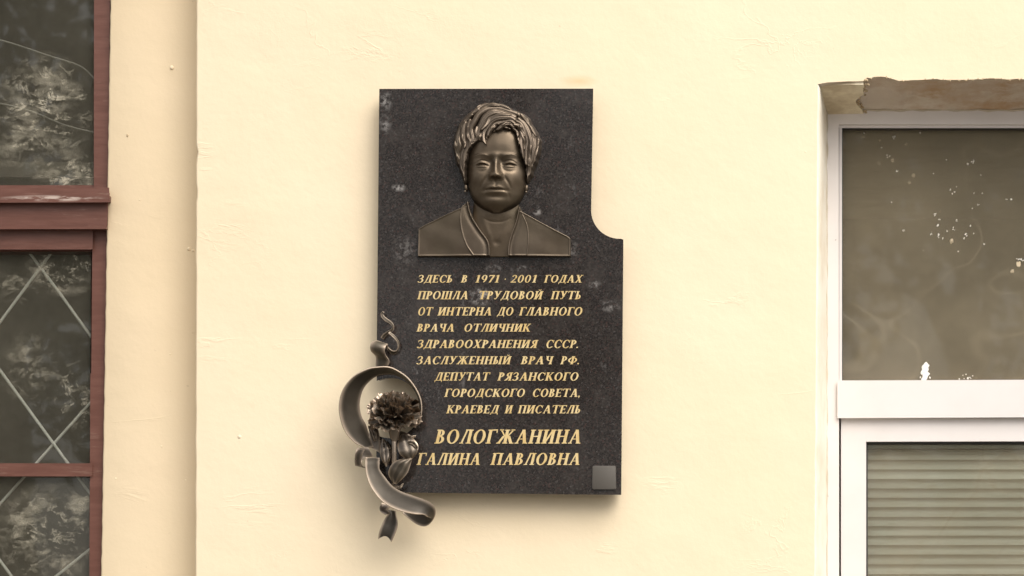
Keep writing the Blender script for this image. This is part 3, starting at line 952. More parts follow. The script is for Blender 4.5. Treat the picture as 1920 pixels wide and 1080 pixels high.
def glyph(ch):
    g = G()
    ser = lambda x, y, up: g.poly([(x - .03, y), (x + .03, y), (x + .03, y + up), (x - .03, y + up * .9)])
    if ch in 'ОС0':
        if ch == 'О': g.arc(.42, .5, .40, .52, 0, 360, .17, .06, 32); g.w = .84
        elif ch == '0': g.arc(.32, .5, .30, .52, 0, 360, .14, .06, 28); g.w = .64
        else:
            g.arc(.42, .5, .40, .52, 42, 318, .17, .06, 28); g.w = .76
            g.poly([(.66, .66), (.73, .66), (.74, .99), (.70, .99), (.68, .86)])
            g.poly([(.69, .12), (.73, .16), (.73, .24), (.68, .2)])
    elif ch == 'Ь':
        g.stem(.07); g.arc(.24, .29, .33, .29, -90, 90, .16, .06, 14); g.w = .60
    elif ch == 'Ы':
        g.stem(.07); g.arc(.24, .29, .29, .29, -90, 90, .15, .06, 14); g.stem(.64); g.w = .90
    elif ch == 'В':
        g.stem(.07); g.arc(.24, .755, .28, .245, -90, 90, .15, .055, 14); g.arc(.24, .28, .35, .28, -90, 90, .17, .06, 14); g.w = .63
    elif ch == 'Р':
        g.stem(.07); g.arc(.24, .71, .34, .29, -90, 90, .17, .06, 14); g.w = .60
    elif ch == 'Я':
        g.stem(.46); g.arc(.46, .72, .34, .28, 90, 270, .16, .06, 14); g.line(.12, 0, .42, .46, .16); g.foot(0, .22); g.w = .70
    elif ch == 'Г':
        g.stem(.07); g.bar(.24, .62, .94); g.poly([(.57, .76), (.62, .76), (.62, .94), (.54, .94)]); g.w = .60
    elif ch == 'П':
        g.stem(.07); g.stem(.56); g.bar(.24, .56, .94); g.w = .80
    elif ch == 'Н':
        g.stem(.07); g.stem(.56); g.bar(.24, .56, .48); g.w = .80
    elif ch in 'ИЙ':
        g.stem(.07); g.stem(.56); g.line(.22, .06, .58, .94, .10)
        g.w = .80
        if ch == 'Й': g.arc(.42, 1.20, .15, .13, 185, 355, .05, .06, 10)
    elif ch == 'Ш':
        g.stem(.07); g.stem(.47); g.stem(.87); g.bar(.24, .87, 0, .052); g.w = 1.11
    elif ch == 'Т':
        g.stem(.31, sf=(1, 0)); g.bar(.0, .80, .94)
        g.poly([(0, .76), (.05, .76), (.08, .94), (0, .94)]); g.poly([(.75, .76), (.80, .76), (.80, .94), (.72, .94)]); g.w = .78
    elif ch == 'Е':
        g.stem(.07); g.bar(.24, .62, .94); g.bar(.24, .62, 0); g.bar(.24, .50, .48)
        g.poly([(.57, .78), (.62, .78), (.62, .94), (.54, .94)]); g.poly([(.57, .22), (.62, .22), (.62, .06), (.54, .06)])
        g.poly([(.46, .38), (.50, .38), (.50, .64), (.46, .64)]); g.w = .64
    elif ch == 'А':
        g.line(.13, 0, .40, 1, .075); g.line(.68, 0, .42, 1, .18); g.bar(.20, .62, .30, .055); g.foot(0, .26); g.foot(.52, .84); g.w = .82
    elif ch == 'Л':
        g.line(.14, 0, .34, .95, .085); g.stem(.52, sf=(1, 1)); g.bar(.26, .60, .94); g.foot(0, .26); g.w = .76
    elif ch == 'Д':
        g.line(.17, .05, .36, .95, .085); g.stem(.54, sf=(0, 1)); g.bar(.28, .60, .94); g.bar(.02, .82, 0, .06)
        g.poly([(.02, -.18), (.07, -.18), (.11, 0), (.02, 0)]); g.poly([(.77, -.18), (.82, -.18), (.82, 0), (.73, 0)]); g.w = .82
    elif ch == 'Ч':
        g.stem(.51); g.arc(.40, .78, .31, .36, 180, 285, .17, .07, 12); g.poly([(.09, .76), (.26, .76), (.26, 1), (.09, 1)]); g.foot(.02, .33, .948); g.bar(.42, .51, .42, .07); g.w = .75
    elif ch == 'Х':
        g.line(.18, 1, .62, 0, .19); g.line(.14, 0, .64, 1, .08); g.foot(0, .28); g.foot(.46, .80); g.foot(.02, .34, .948); g.foot(.50, .78, .948); g.w = .80
    elif ch == 'У':
        g.line(.17, 1, .43, .34, .18); g.line(.64, 1, .34, .12, .08); g.arc(.24, .12, .14, .12, 180, 360, .08, .06, 10); g.foot(.0, .32, .948); g.foot(.50, .78, .948); g.w = .74
    elif ch == 'К':
        g.stem(.07); g.line(.28, .50, .58, .93, .08); g.line(.36, .55, .66, 0, .19); g.foot(.50, .82); g.foot(.46, .74, .948); g.w = .78
    elif ch == 'Ж':
        g.stem(.50); g.line(.66, .50, .96, .93, .08); g.line(.74, .55, 1.02, 0, .18); g.foot(.88, 1.18); g.foot(.84, 1.10, .948)
        g.line(.50, .50, .20, .93, .08); g.line(.42, .55, .14, 0, .14); g.foot(.0, .28); g.foot(.06, .34, .948); g.w = 1.16
    elif ch == 'Ф':
        g.stem(.44); g.arc(.525, .52, .48, .34, 0, 360, .16, .06, 30); g.w = 1.02
    elif ch == 'З':
        g.arc(.26, .755, .28, .265, -80, 150, .14, .055, 16); g.arc(.26, .28, .34, .30, -150, 82, .17, .06, 18); g.bar(.16, .36, .475, .06)
        g.poly([(.01, .70), (.05, .70), (.08, .92), (.02, .96)]); g.w = .62
    elif ch == '1':
        g.stem(.22, ss=.09, sf=(1, 0)); g.poly([(.22, 1), (.22, .92), (.06, .82), (.08, .90), (.26, 1.02)]); g.w = .52
    elif ch == '2':
        g.arc(.30, .72, .27, .30, -30, 165, .15, .055, 16); g.line(.10, .05, .44, .55, .10); g.bar(.04, .58, 0, .13); g.w = .60
    elif ch == '7':
        g.bar(.06, .60, .87, .13); g.line(.24, 0, .52, .88, .14); g.poly([(.06, .74), (.10, .74), (.12, .9), (.06, .9)]); g.w = .56
    elif ch == '9':
        g.arc(.31, .68, .28, .34, 0, 360, .14, .055, 26); g.arc(.22, .56, .37, .56, -75, 10, .14, .06, 14); g.w = .62
    elif ch == '-':
        g.poly([(.04, .38), (.20, .38), (.20, .52), (.04, .52)]); g.w = .22
    elif ch == '.':
        g.arc(.10, .08, .09, .09, 0, 360, .085, .085, 14); g.w = .2
    elif ch == ',':
        g.arc(.10, .08, .09, .09, 0, 360, .085, .085, 14); g.poly([(.10, .06), (.19, .08), (.10, -.16), (.05, -.16)]); g.w = .2
    return g


def write_word(bm, word, x0, x1, ytop, ybase, track=.10):
    H = ybase - ytop
    gs = [glyph(c) for c in word]
    nat = sum(g.w for g in gs) + track * (len(gs) - 1) + SL
    k = (x1 - x0) / (nat * H)
    cx = 0.0
    zs = 0
    for g in gs:
        for piece in g.p:
            zs += 1
            yf = YF - 0.0006 - 0.00003 * (zs % 9)
            def T(q):
                px = x0 + (cx + q[0] + SL * q[1]) * H * k
                py = ybase - q[1] * H
                return P(px, py, yf)
            if piece[0] == 'poly':
                vf = [bm.verts.new(T(q)) for q in piece[1]]
                vb = [bm.verts.new(v.co + Vector((0, .0009, 0))) for v in vf]
                f = bm.faces.new(vf)
                n = len(vf)
                for i in range(n):
                    bm.faces.new((vf[i], vf[(i + 1) % n], vb[(i + 1) % n], vb[i]))
            else:
                o = [bm.verts.new(T(q)) for q in piece[1]]
                i_ = [bm.verts.new(T(q)) for q in piece[2]]
                for a in range(len(o) - 1):
                    bm.faces.new((o[a], o[a + 1], i_[a + 1], i_[a]))
        cx += g.w + track


CR4 = lambda u: 760 + u / 4.571
LINES = [
    (500 + 72 / 4.571, 500 + 136 / 4.571, [('ЗДЕСЬ', 103, 415), ('В', 475, 542), ('1971', 590, 817), ('-', 843, 870), ('2001', 898, 1137), ('ГОДАХ', 1188, 1527)]),
    (500 + 210 / 4.571, 500 + 279 / 4.571, [('ПРОШЛА', 101, 549), ('ТРУДОВОЙ', 622, 1183), ('ПУТЬ', 1245, 1517)]),
    (500 + 348 / 4.571, 500 + 418 / 4.571, [('ОТ', 103, 240), ('ИНТЕРНА', 275, 750), ('ДО', 785, 935), ('ГЛАВНОГО', 973, 1527)]),
    (500 + 490 / 4.571, 500 + 556 / 4.571, [('ВРАЧА', 95, 430), ('ОТЛИЧНИК', 497, 1082)]),
    (500 + 628 / 4.571, 500 + 697 / 4.571, [('ЗДРАВООХРАНЕНИЯ', 97, 1140), ('СССР.', 1200, 1497)]),
    (500 + 768 / 4.571, 500 + 836 / 4.571, [('ЗАСЛУЖЕННЫЙ', 92, 912), ('ВРАЧ', 988, 1272), ('РФ.', 1328, 1505)]),
    (500 + 907 / 4.571, 500 + 976 / 4.571, [('ДЕПУТАТ', 250, 728), ('РЯЗАНСКОГО', 788, 1494)]),
    (710 + 87 / 4.571, 710 + 156 / 4.571, [('ГОРОДСКОГО', 333, 1035), ('СОВЕТА,', 1085, 1512)]),
    (710 + 228 / 4.571, 710 + 297 / 4.571, [('КРАЕВЕД', 350, 810), ('И', 850, 925), ('ПИСАТЕЛЬ', 962, 1513)]),
    (710 + 437 / 4.571, 710 + 556 / 4.571, [('ВОЛОГЖАНИНА', 250, 1524)]),
    (710 + 638 / 4.571, 710 + 739 / 4.571, [('ГАЛИНА', 97, 657), ('ПАВЛОВНА', 728, 1514)]),
]
for yt, yb, words in LINES:
    bm = bmesh.new()
    for w, a, b in words:
        write_word(bm, w, CR4(a), CR4(b), yt, yb)
    o = from_bm('inscription_line', bm, MAT['gold'], pl)


# ---- bronze portrait: relief surfaces on fine grids (heights in photo pixels)
def hgrid(name, x0, x1, y0, y1, step, func, mat, parent, base=0.0):
    xs = np.arange(x0, x1 + step * .5, step)
    ys = np.arange(y0, y1 + step * .5, step)
    X, Y = np.meshgrid(xs, ys)
    H = func(X, Y)
    keep = H > -2.9
    p0 = P(0, 0, YF)
    k = (D + YF) / D
    vx = CX + ((X - 960) * S - CX) * k
    vz = CZ + (ZC + (540 - Y) * S - CZ) * k
    vy = YF + 0.001 - base * S - np.maximum(H, -2.0) * S
    vy = np.minimum(vy, YF + 0.001)
    co = np.stack([vx, vy, vz], -1).reshape(-1, 3)
    ny, nx = X.shape
    idx = np.arange(ny * nx).reshape(ny, nx)
    q = np.stack([idx[:-1, :-1], idx[1:, :-1], idx[1:, 1:], idx[:-1, 1:]], -1)
    kq = keep[:-1, :-1] | keep[1:, :-1] | keep[1:, 1:] | keep[:-1, 1:]
    q = q[kq]
    used = np.unique(q)
    remap = -np.ones(ny * nx, int)
    remap[used] = np.arange(len(used))
    me = bpy.data.meshes.new(name)
    me.from_pydata(co[used].tolist(), [], remap[q].tolist())
    smooth(me)
    return link(name, me, mat, parent)


def gss(X, Y, cx, cy, sx, sy, rot=0.0):
    c, s = math.cos(rot), math.sin(rot)
    u = (X - cx) * c + (Y - cy) * s
    v = -(X - cx) * s + (Y - cy) * c
    return np.exp(-0.5 * ((u / sx) ** 2 + (v / sy) ** 2))


def seg_dist(X, Y, pts):
    """distance to a polyline and parameter 0..1 along it"""
    best = np.full(X.shape, 1e9)
    par = np.zeros(X.shape)
    sgn = np.zeros(X.shape)
    n = len(pts) - 1
    for i in range(n):
        ax, ay = pts[i][:2]
        bx, by = pts[i + 1][:2]
        dx, dy = bx - ax, by - ay
        t = np.clip(((X - ax) * dx + (Y - ay) * dy) / (dx * dx + dy * dy + 1e-9), 0, 1)
        d = np.hypot(X - ax - t * dx, Y - ay - t * dy)
        m = d < best
        best = np.where(m, d, best)
        par = np.where(m, (i + t) / n, par)
        sgn = np.where(m, np.sign((X - ax) * dy - (Y - ay) * dx), sgn)
    return best, par, sgn


def poly_sd(X, Y, pts):
    """signed distance to polygon, positive inside"""
    d, _, _ = seg_dist(X, Y, list(pts) + [pts[0]])
    inside = np.zeros(X.shape, bool)
    n = len(pts)
    for i in range(n):
        x0, y0 = pts[i]
        x1, y1 = pts[(i + 1) % n]
        c = (y0 > Y) != (y1 > Y)
        xi = (x1 - x0) * (Y - y0) / (y1 - y0 + 1e-12) + x0
        inside ^= c & (X < xi)
    return np.where(inside, d, -d)


def sstep(a, b, x):
    t = np.clip((x - a) / (b - a), 0, 1)
    return t * t * (3 - 2 * t)


def groove(X, Y, pts, w):
    d, t, _ = seg_dist(X, Y, cr(pts, 14))
    return np.exp(-0.5 * (d / w) ** 2) * (np.sin(np.clip(t, 0, 1) * math.pi) ** .8)


FX = 932.5


def sinterp(Y, xs, ys, sig=5.0):
    g = np.arange(min(xs) - 30, max(xs) + 30, 0.5)
    v = np.interp(g, xs, ys)
    k = np.exp(-0.5 * (np.arange(-30, 31) * 0.5 / sig) ** 2)
    k /= k.sum()
    v = np.convolve(np.pad(v, 30, mode='edge'), k, mode='valid')
    return np.interp(Y, g, v)


def face_h(X0, Y0):
    X, Y = X0, Y0
    # head outline half-width as a function of height
    yy = np.array([235, 250, 270, 290, 310, 330, 345, 358, 370, 380, 388, 394, 398.5, 401])
    aa = np.array([30, 42, 50, 54, 56, 56.5, 55.5, 53, 49, 43, 36, 28, 19, 8])
    a = np.maximum(sinterp(Y, yy, aa, 2.5), .5)
    dx = (X - FX) / a
    prof = sinterp(Y, [235, 255, 280, 300, 330, 350, 370, 385, 393, 399, 402], [19, 25, 28.5, 29.5, 30, 29.5, 28, 25.5, 22, 17, 13])
    h = prof * np.power(np.clip(1 - np.abs(dx) ** 3.0, 0, 1), 0.5)
    dead = (np.abs(dx) >= 1) | (Y > 401)
    h += 0.8 * gss(X, Y, FX, 275, 22, 10)
    for s in (-1, 1):
        ex = FX + s * 25.5
        # brow ridge with a soft fold of skin over the eye
        h += 2.0 * gss(X, Y, ex + s * 1, 298.5, 15, 3.6, s * 0.10)
        h += 0.9 * groove(X, Y, [(ex - s * 14, 300), (ex - s * 4, 296), (ex + s * 8, 295.5), (ex + s * 19, 301)], 1.3)
        h -= 3.9 * gss(X, Y, ex - s * 3, 309, 13.5, 7.0)
        h -= 3.4 * gss(X, Y, ex - s * 15.5, 312, 4.5, 7)
        h += 2.6 * gss(X, Y, ex + s * .5, 312.5, 10, 5.5)
        h += 2.2 * gss(X, Y, ex + s * 6, 307, 10, 3.2, s * 0.22)
        h -= 1.0 * groove(X, Y, [(ex - s * 13, 311), (ex - s * 5, 307.0), (ex + s * 5, 307.0), (ex + s * 15, 312.5)], 1.0)
        h += 0.9 * groove(X, Y, [(ex - s * 13, 315.0), (ex - s * 6, 311.4), (ex + s * 3, 310.8), (ex + s * 14, 315)], 1.2)
        h -= 3.6 * groove(X, Y, [(ex - s * 13, 316.0), (ex - s * 5, 313.8), (ex + s * 4, 313.7), (ex + s * 13, 316.6)], 1.0)
        h += 1.0 * groove(X, Y, [(ex - s * 11, 318), (ex - s * 3, 318.6), (ex + s * 5, 318.4), (ex + s * 11, 317.6)], 1.0)
        h -= 0.9 * groove(X, Y, [(ex - s * 15, 319), (ex - s * 8, 325.5), (ex + s * 2, 327.5), (ex + s * 12, 324)], 2.0)
        h += 2.8 * gss(X, Y, FX + s * 31, 336, 13, 10)
        h -= 1.3 * gss(X, Y, FX + s * 38, 358, 8, 9)
        # nostril wing, soft fold to the mouth corner
        h += 5.0 * gss(X, Y, FX + s * 8.6 + .5, 336.2, 3.8, 4.2)
        h -= 1.4 * groove(X, Y, [(FX + s * 13, 333), (FX + s * 18, 340), (FX + s * 24, 349), (FX + s * 28, 360)], 2.1)
        h += 1.2 * gss(X, Y, FX + s * 29, 352, 5, 8, s * -.5)
        h -= 2.6 * gss(X, Y, FX + s * 5.0 + .5, 341.6, 2.2, 1.5)
        h -= 1.2 * gss(X, Y, FX + s * 21 - .5, 363.5, 3.2, 2.8)
        h -= 0.5 * groove(X, Y, [(FX + s * 22, 366), (FX + s * 25.5, 374), (FX + s * 24, 383)], 2.0)
    # nose
    ramp = sinterp(Y, [290, 300, 312, 325, 334, 339, 341.5, 344.5], [0.6, 2.6, 6.2, 10.2, 13.0, 12.4, 5.0, 0], 1.3)
    wid = np.interp(Y, [290, 305, 320, 335, 345], [6.5, 4.4, 4.8, 6.0, 6.5])
    nx = (X - FX - np.interp(Y, [300, 340], [0, 1.2])) / wid
    h += ramp * np.exp(-0.5 * np.abs(nx) ** 2.0)
    # mouth
    h += 3.4 * gss(X, Y, FX - 1, 357, 20, 15)
    h -= 1.0 * gss(X, Y, FX, 349, 1.9, 4.0)
    h += 1.3 * groove(X, Y, [(FX - 17, 361), (FX - 9, 357.0), (FX - 1, 357.8), (FX + 7, 357.0), (FX + 17, 361)], 2.2)
    h -= 3.0 * groove(X, Y, [(FX - 20, 362.8), (FX - 12, 361), (FX - 1, 360.7), (FX + 10, 361.2), (FX + 18, 363.4)], 1.3)
    h += 2.5 * gss(X, Y, FX - 1, 366.4, 12.0, 3.0)
    h -= 1.5 * gss(X, Y, FX - 1, 374.0, 12, 3.2)
    h += 3.2 * gss(X, Y, FX - 1, 385.5, 14, 7)
    h = np.where(dead, -3, h)
    # neck
    na = sinterp(Y, [370, 400, 430, 483], [42, 44, 48, 60])
    nd = np.clip(1 - np.abs((X - FX + 2) / na) ** 2.3, 0, 1)
    nk = 10.5 * np.sqrt(nd)
    nk += 0.8 * gss(X, Y, FX + 15, 430, 3.5, 24, 0.35) + 0.8 * gss(X, Y, FX - 19, 430, 3.5, 24, -0.35)
    nk += 0.8 * gss(X, Y, FX - 1, 404, 26, 6)              # soft skin under the chin
    nk -= 0.5 * groove(X, Y, [(FX - 30, 409), (FX - 10, 417), (FX + 10, 417), (FX + 28, 410)], 1.8)
    nk -= 1.0 * gss(X, Y, FX, 456, 4.5, 3.5)
    nk -= np.interp(Y, [380, 440, 483], [0, 1.5, 4.0])
    nk = np.where((Y < 365) | (nd <= 0) | (Y > 481.5), -3, nk)
    return np.maximum(h, nk)


port = hgrid('bronze_portrait', 868, 998, 240, 483, 0.5, face_h, MAT['bronze_face'], pl, 0)
port['label'] = 'bronze relief bust of a short-haired woman with earrings in an open collar'
port.name = 'portrait'

U = lambda u, v: (850 + u / 5.144, 190 + v / 5.144)
HAIR_OUT = [(0, 480), (4, 400), (20, 310), (50, 225), (110, 145), (180, 88), (255, 38), (340, 14), (430, 22), (520, 50), (600, 92), (680, 128), (735, 172), (780, 245), (826, 330),
            (852, 395), (852, 455), (836, 520), (815, 600), (780, 680), (745, 770), (712, 800), (700, 745), (690, 660), (672, 590), (645, 520), (628, 440), (610, 375), (570, 325),
            (520, 312), (465, 325), (410, 345), (372, 380), (352, 430), (350, 488), (322, 470), (300, 440), (262, 432), (225, 450), (190, 485), (165, 550), (148, 640), (140, 720),
            (135, 800), (112, 800), (85, 735), (55, 660), (25, 575)]
HAIR_OUT = [tuple(q) for q in cr([U(*p) for p in HAIR_OUT] + [U(*HAIR_OUT[0])], 220)][:-1]
LOCKS = [  # (points in crop space, radius px, extra height, start height factor)
    ([(630, 120), (560, 72), (450, 38), (350, 30), (265, 62), (195, 125)], 7.5, 3.0),
    ([(235, 95), (150, 160), (95, 240), (62, 330), (50, 420)], 7.5, 1.6),
    ([(620, 145), (530, 96), (440, 78), (350, 92), (280, 135), (225, 205), (180, 300), (160, 370)], 7.0, 4.4),
    ([(600, 178), (520, 140), (440, 130), (370, 155), (312, 215), (262, 300), (235, 370), (205, 440)], 6.6, 6.0),
    ([(602, 212), (540, 180), (460, 184), (390, 218), (335, 275), (303, 345), (305, 410), (345, 485)], 6.2, 7.6),
    ([(604, 250), (550, 218), (480, 226), (420, 256), (378, 300), (355, 350), (345, 420)], 5.2, 8.6),
    ([(600, 282), (560, 250), (510, 252), (465, 280), (425, 318), (390, 350)], 4.2, 8.6),
    ([(560, 300), (520, 285), (480, 305), (450, 330)], 3.2, 6.0),
    ([(620, 108), (690, 148), (745, 212), (790, 295), (830, 385), (838, 455), (815, 540)], 6.5, 2.6),
    ([(632, 150), (695, 192), (740, 262), (775, 345), (792, 435), (788, 525), (765, 610)], 6.4, 4.4),
    ([(640, 195), (692, 235), (728, 305), (748, 385), (756, 475), (748, 565), (740, 650)], 5.8, 5.8),
    ([(622, 225), (668, 250), (695, 305), (708, 375), (714, 455), (716, 545), (720, 640)], 5.2, 7.2),
    ([(606, 262), (645, 268), (672, 305), (672, 370), (660, 430), (676, 500), (692, 590)], 4.8, 9.0),
    ([(600, 292), (636, 325), (632, 390), (648, 470), (672, 560)], 3.4, 6.0),
    ([(800, 440), (822, 505), (800, 590), (768, 670), (735, 765)], 5.0, 2.6),
    ([(748, 560), (748, 640), (730, 720), (712, 790)], 4.4, 2.6),
    ([(838, 380), (848, 450), (828, 530)], 4.2, 1.2),
    ([(40, 310), (16, 400), (16, 490), (42, 590)], 6.0, 1.0),
    ([(85, 290), (58, 380), (54, 460), (50, 540), (78, 650)], 6.2, 2.8),
    ([(128, 225), (104, 310), (104, 390), (118, 450), (98, 540), (98, 640), (112, 745)], 6.0, 4.2),
    ([(172, 200), (152, 290), (150, 360), (162, 425), (134, 510), (118, 600), (122, 700), (124, 790)], 5.4, 5.0),
    ([(212, 240), (190, 320), (196, 390), (178, 450), (152, 520), (142, 600)], 4.8, 5.4),
    ([(245, 285), (228, 350), (236, 400), (205, 465)], 4.4, 6.0),
    ([(60, 560), (70, 640), (98, 735)], 4.6, 2.2),
    ([(22, 520), (45, 610), (75, 700)], 4.0, 1.0),
    ([(285, 340), (262, 385), (275, 440)], 4.0, 5.6),
]


def _extra_locks():
    r = random.Random(5)
    out = []
    for pts, rad, ex in LOCKS:
        pp = np.array(cr(pts, 40))
        tan = np.gradient(pp, axis=0)
        tan /= np.maximum(np.linalg.norm(tan, axis=1, keepdims=True), 1e-6)
        nrm = np.stack([-tan[:, 1], tan[:, 0]], 1)
        for q in range(1 if len(pts) > 4 else 0):
            a = r.randrange(0, 20)
            b = min(39, a + r.randrange(12, 22))
            off = r.uniform(-1, 1) * rad * 5.1 * .8
            amp = r.uniform(3, 9)
            seg = []
            for i in range(a, b + 1, 3):
                f = (i - a) / (b - a)
                seg.append(tuple(pp[i] + nrm[i] * (off + amp * math.sin(f * r.uniform(4, 6)) + f * r.uniform(-10, 10))))
            if len(seg) > 3:
                out.append((seg, rad * r.uniform(.55, .75), ex + r.uniform(0.5, 2.4)))
    return out


LOCKS = LOCKS + _extra_locks()


def hair_h(X, Y):
    sd = poly_sd(X, Y, HAIR_OUT)
    an = np.arctan2(Y - 290, X - 931)
    sd = sd + 0.6 * np.sin(an * 13 + 1) + 0.45 * np.sin(an * 23.3 + 2) + 0.4 * np.sin(an * 37.7)
    r = np.clip(1 - ((X - 931) / 92) ** 2 - ((Y - 300) / 118) ** 2, 0, 1)
    base = 3 + 29 * np.sqrt(r)
    # hand-modelled unevenness
    wx = X + 1.3 * np.sin(Y * .10 + X * .06) + 0.5 * np.sin(Y * .23 - X * .09)
    wy = Y + 1.3 * np.sin(X * .09 + 1.3) + 0.5 * np.sin(X * .2 + Y * .07)
    h = base - 12.0
    for q, (pts, rad, ex) in enumerate(LOCKS):
        pp = cr([U(*p) for p in pts], 20)
        d, t, sg = seg_dist(wx, wy, pp)
        rr = rad * (0.55 + 0.60 * np.sin(np.clip(t * .9 + .1, 0, 1) * math.pi) ** .7)
        u = d / rr
        prof = np.sqrt(np.clip(1 - u ** 2, 0, 1))
        split = 0.8 * np.exp(-((sg * u - 0.25 * math.sin(q * 2.1)) / 0.13) ** 2) + 0.5 * np.exp(-((sg * u + 0.5) / 0.10) ** 2)
        lk = base - 9.5 + (ex * 0.8 + 7.0) * prof ** .8 - split * (np.sin(np.clip(t, 0, 1) * math.pi) ** .5)
        lk += 1.8 * np.sin(t * 7 + q * 1.7)
        h = np.where(prof > 0, np.maximum(h, lk), h)
    edge = sstep(-0.4, 4.5, sd)
    h = h * (0.22 + 0.78 * edge)
    return np.where(sd < -0.4, -3, h)


hair = hgrid('hair', 846, 1020, 188, 350, 0.45, hair_h, MAT['hair'], port)

JACKET = [(783.5, 482.5), (785, 430), (800, 421), (835, 405), (869, 390), (880, 388), (900, 440), (921, 482.5)]
JACKET_R = [(953, 482.5), (966, 430), (974, 396), (981, 399.5), (1010, 415), (1040, 431), (1066, 444), (1070.5, 448), (1070.5, 482.5)]
def jacket_h(poly, cxm):
    def f(X, Y):
        sd = poly_sd(X, Y, poly)
        h = 9.0 + 4.5 * np.exp(-((X - cxm) / 46) ** 2) - 0.035 * (Y - 440)
        h += 0.5 * np.sin(X * .09 + Y * .05) + 0.35 * np.sin(X * .05 - Y * .12 + 1)
        h += 1.1 * np.exp(-0.5 * ((sd - 1.6) / 1.1) ** 2)     # raised rim along the cut edge
        h = h * sstep(-.5, 1.3, sd)
        return np.where(sd < -.5, -3, h)
    return f
hgrid('jacket_shoulder', 782, 923, 386, 484, 0.6, jacket_h(JACKET, 870), MAT['bronze'], port)
hgrid('jacket_shoulder', 951, 1073, 393, 484, 0.6, jacket_h(JACKET_R, 985), MAT['bronze'], port)
LAP_L = cr([(880, 379), (886, 405), (901, 431), (914.5, 449), (920, 463), (920.5, 482.5)], 16) + [np.array((888, 482.5))] + cr([(885, 478), (874, 461), (865.5, 434), (863, 408), (867, 389)], 12)
LAP_R = cr([(975, 387), (968, 418), (959, 443), (954, 463), (953.5, 482.5)], 14) + [np.array((990, 482.5))] + cr([(991.5, 478), (994, 453), (992, 427), (983, 404)], 12)
def lapel_h(poly, inner):
    poly = [tuple(p) for p in poly]
    def f(X, Y):
        sd = poly_sd(X, Y, poly)
        h = 16.5 + np.clip((Y - 385) * -.02, -2, 0)
        din, _, _ = seg_dist(X, Y, inner)
        h += 2.6 * np.exp(-0.5 * ((din - 2.0) / 1.4) ** 2)
        h += 1.0 * np.exp(-0.5 * ((sd - 1.6) / 1.0) ** 2) - 1.4 * np.exp(-0.5 * ((din - 7) / 3.0) ** 2)
        h += 0.12 * np.sin(Y * .13 + X * .1)
        h = h * sstep(-.5, 1.6, sd)
        return np.where(sd < -.5, -3, h)
    return f
hgrid('lapel', 860, 923, 377, 484, 0.5, lapel_h(LAP_L, [tuple(p) for p in LAP_L[:16]]), MAT['bronze'], port)
hgrid('lapel', 951, 997, 385, 484, 0.5, lapel_h(LAP_R, [tuple(p) for p in LAP_R[:14]]), MAT['bronze'], port)
# ear lobes and earrings
for x, y, s in ((874, 352, -1), (987, 353, 1)):
    bm = bmesh.new()
    bmesh.ops.create_uvsphere(bm, u_segments=16, v_segments=10, radius=1, matrix=Matrix.Translation(P(x, y, YF - .006)) @ Matrix.Rotation(s * .15, 4, 'Y') @ Matrix.Diagonal((3.4 * S, .005, 6.5 * S, 1)))
    from_bm('earlobe', bm, MAT['bronze_face'], port, 80)
    bm = bmesh.new()
    bmesh.ops.create_uvsphere(bm, u_segments=14, v_segments=9, radius=2.2 * S, matrix=Matrix.Translation(P(x + (-2 if s < 0 else -.5), y + 7, YF - .013)))
    from_bm('earring', bm, MAT['bronze'], port, 80)


# ---- bronze ribbon: ruled strips between two edge curves (photo px, px, mm in front of the wall)
def strip(name, A, B, mat, parent, n=48, m=7, th=0.0028, bulge=0.0, notch=0.0, vein=0.0):
    a, b = cr(A, n), cr(B, n)
    pts = np.zeros((n, m, 3))
    for i in range(n):
        for j in range(m):
            t = j / (m - 1)
            ie = max(0.0, i - notch * (i / (n - 1)) ** 8 * math.sin(t * math.pi))
            i0 = min(int(ie), n - 2)
            fr = ie - i0
            q = (a[i0] * (1 - fr) + a[i0 + 1] * fr) * (1 - t) + (b[i0] * (1 - fr) + b[i0 + 1] * fr) * t
            p = P(q[0], q[1], -(q[2] + bulge * math.sin(t * math.pi) - vein * math.exp(-((t - .5) / .12) ** 2) + vein * .25 * math.sin(i * .55 + t * 3)) / 1000)
            pts[i, j] = p
    du = np.gradient(pts, axis=0)
    dv = np.gradient(pts, axis=1)
    nr = np.cross(du, dv)
    ln = np.linalg.norm(nr, axis=2, keepdims=True)
    nr = nr / np.maximum(ln, 1e-9)
    prof = np.array([1.0 if 0 < j < m - 1 else 0.8 for j in range(m)])[None, :, None]
    f = pts + nr * th / 2 * prof
    k = pts - nr * th / 2 * prof
    bm = bmesh.new()
    F = [[bm.verts.new(f[i, j]) for j in range(m)] for i in range(n)]
    K = [[bm.verts.new(k[i, j]) for j in range(m)] for i in range(n)]
    for i in range(n - 1):
        for j in range(m - 1):
            bm.faces.new((F[i][j], F[i + 1][j], F[i + 1][j + 1], F[i][j + 1]))
            bm.faces.new((K[i][j], K[i][j + 1], K[i + 1][j + 1], K[i + 1][j]))
        bm.faces.new((F[i][0], K[i][0], K[i + 1][0], F[i + 1][0]))
        bm.faces.new((F[i][-1], F[i + 1][-1], K[i + 1][-1], K[i][-1]))
    for i in (0, n - 1):
        for j in range(m - 1):
            bm.faces.new((F[i][j], F[i][j + 1], K[i][j + 1], K[i][j]))
    return from_bm(name, bm, mat, parent, 50)


BR = MAT['ribbon']
BD = MAT['bronze_dark']
BP = MAT['petal']
